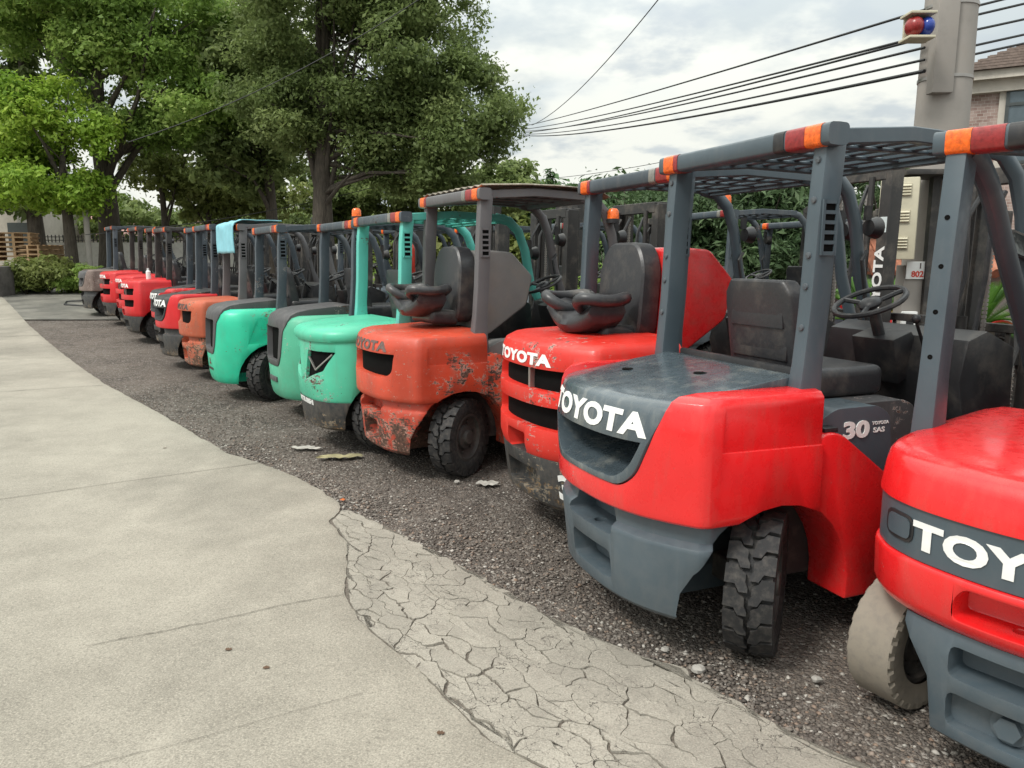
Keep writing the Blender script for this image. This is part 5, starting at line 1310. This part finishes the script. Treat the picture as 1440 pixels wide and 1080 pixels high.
for k, (u, v, s) in enumerate([(643,679,.022),(668,575,.02),(982,945,.03),(1148,958,.022),(935,915,.018)]):
    x, y = gp(u, v); b = MB().sphere((0,0,0), (s, s*.8, s*.6), 5); g = random.Random(k); b.v = [(p[0]*g.uniform(.8,1.2), p[1]*g.uniform(.8,1.2), p[2]*g.uniform(.8,1.2)) for p in b.v]
    tag(obj('stone', b.mesh(sharp=20), plain('pale_stone%d' % k, (.34,.32,.29), .85), None, (x, y, s*.4)), ['pale stone just below the steered wheel of the orange-red forklift','pale stone beside the far gravel patch','largest pale stone at the edge of the cracked paving','pale stone in the gravel below the black steered tyre','small pale stone at the jagged paving edge'][k], 'stone', 'pale stones on the gravel')

# ------------------------------------------------------------------ sky, sun, camera
w = bpy.data.worlds.new('World'); scene.world = w; w.use_nodes = True; nt = w.node_tree; bg = nt.nodes['Background']
SUN_EL, SUN_AZ = R(52), R(-128)   # azimuth measured clockwise from +Y
sky = nt.nodes.new('ShaderNodeTexSky'); sky.sky_type = 'NISHITA'; sky.sun_disc = False; sky.sun_elevation = SUN_EL; sky.sun_rotation = SUN_AZ
sky.air_density = 1.2; sky.dust_density = 2.5
tc = nt.nodes.new('ShaderNodeTexCoord'); sep = nt.nodes.new('ShaderNodeSeparateXYZ'); nt.links.new(tc.outputs['Generated'], sep.inputs[0])
add = nt.nodes.new('ShaderNodeMath'); add.operation = 'ADD'; add.inputs[1].default_value = .22; nt.links.new(sep.outputs[2], add.inputs[0])
dv = nt.nodes.new('ShaderNodeVectorMath'); dv.operation = 'DIVIDE'; nt.links.new(tc.outputs['Generated'], dv.inputs[0])
cmb = nt.nodes.new('ShaderNodeCombineXYZ'); 
for i in range(3): nt.links.new(add.outputs[0], cmb.inputs[i])
nt.links.new(cmb.outputs[0], dv.inputs[1])
def wnoise(sc, det, off):
    n = nt.nodes.new('ShaderNodeTexNoise'); n.inputs['Scale'].default_value = sc; n.inputs['Detail'].default_value = det; n.inputs['Roughness'].default_value = .55
    ad = nt.nodes.new('ShaderNodeVectorMath'); ad.operation = 'ADD'; ad.inputs[1].default_value = off; nt.links.new(dv.outputs[0], ad.inputs[0]); nt.links.new(ad.outputs[0], n.inputs['Vector']); return n.outputs['Fac']
def wramp(f, a, b, c0, c1):
    n = nt.nodes.new('ShaderNodeMapRange'); n.interpolation_type = 'SMOOTHSTEP'; n.inputs[1].default_value = a; n.inputs[2].default_value = b; n.inputs[3].default_value = c0; n.inputs[4].default_value = c1; nt.links.new(f, n.inputs[0]); return n.outputs[0]
def wmix(f, a, b):
    n = nt.nodes.new('ShaderNodeMix'); n.data_type = 'RGBA'
    for i, v in ((0, f), (6, a), (7, b)):
        if isinstance(v, bpy.types.NodeSocket): nt.links.new(v, n.inputs[i])
        else: n.inputs[i].default_value = v
    return n.outputs[2]
CL = 1.0
cloud = wmix(wramp(wnoise(1.6, 6, (3.1, 1.7, 0)), .42, .58, 0, 1), (4.9*CL,5.4*CL,5.5*CL,1), (7.5*CL,7.6*CL,7.0*CL,1))
cloud = wmix(wramp(wnoise(3.4, 7, (8.2, 4.4, 0)), .50, .66, 0, .8), cloud, (4.5*CL,5.0*CL,5.3*CL,1))
cov = wramp(wnoise(.9, 4, (0, 0, 0)), .30, .42, .80, .97)
# an overcast sky is about three times brighter overhead than near the horizon
el = wramp(sep.outputs[2], .12, .85, .70, 1.75)
sc_ = nt.nodes.new('ShaderNodeVectorMath'); sc_.operation = 'SCALE'; nt.links.new(cloud, sc_.inputs[0]); nt.links.new(el, sc_.inputs['Scale']); cloud = sc_.outputs[0]
nt.links.new(wmix(cov, sky.outputs[0], cloud), bg.inputs[0]); bg.inputs[1].default_value = .10
sd = bpy.data.lights.new('sun', 'SUN'); sd.energy = 1.3; sd.angle = R(14); sd.color = (1, .965, .90)
so_ = bpy.data.objects.new('sun', sd); C.objects.link(so_)
dirv = Vector((math.sin(SUN_AZ)*math.cos(SUN_EL), math.cos(SUN_AZ)*math.cos(SUN_EL), math.sin(SUN_EL)))
so_.rotation_euler = dirv.to_track_quat('Z', 'Y').to_euler()
cam = bpy.data.cameras.new('camera'); cam.lens = 27; cam.sensor_width = 36; cam.clip_start = .05; cam.clip_end = 3000
co_ = bpy.data.objects.new('camera', cam); C.objects.link(co_); co_.location = (0, 0, CAMH); co_.rotation_euler = (math.pi/2-TH, 0, 0)
scene.camera = co_
scene.view_settings.view_transform = 'Standard'; scene.view_settings.look = 'None'; scene.view_settings.gamma = 1; scene.view_settings.exposure = .88
scene.cycles.max_bounces = 6; scene.cycles.transparent_max_bounces = 4
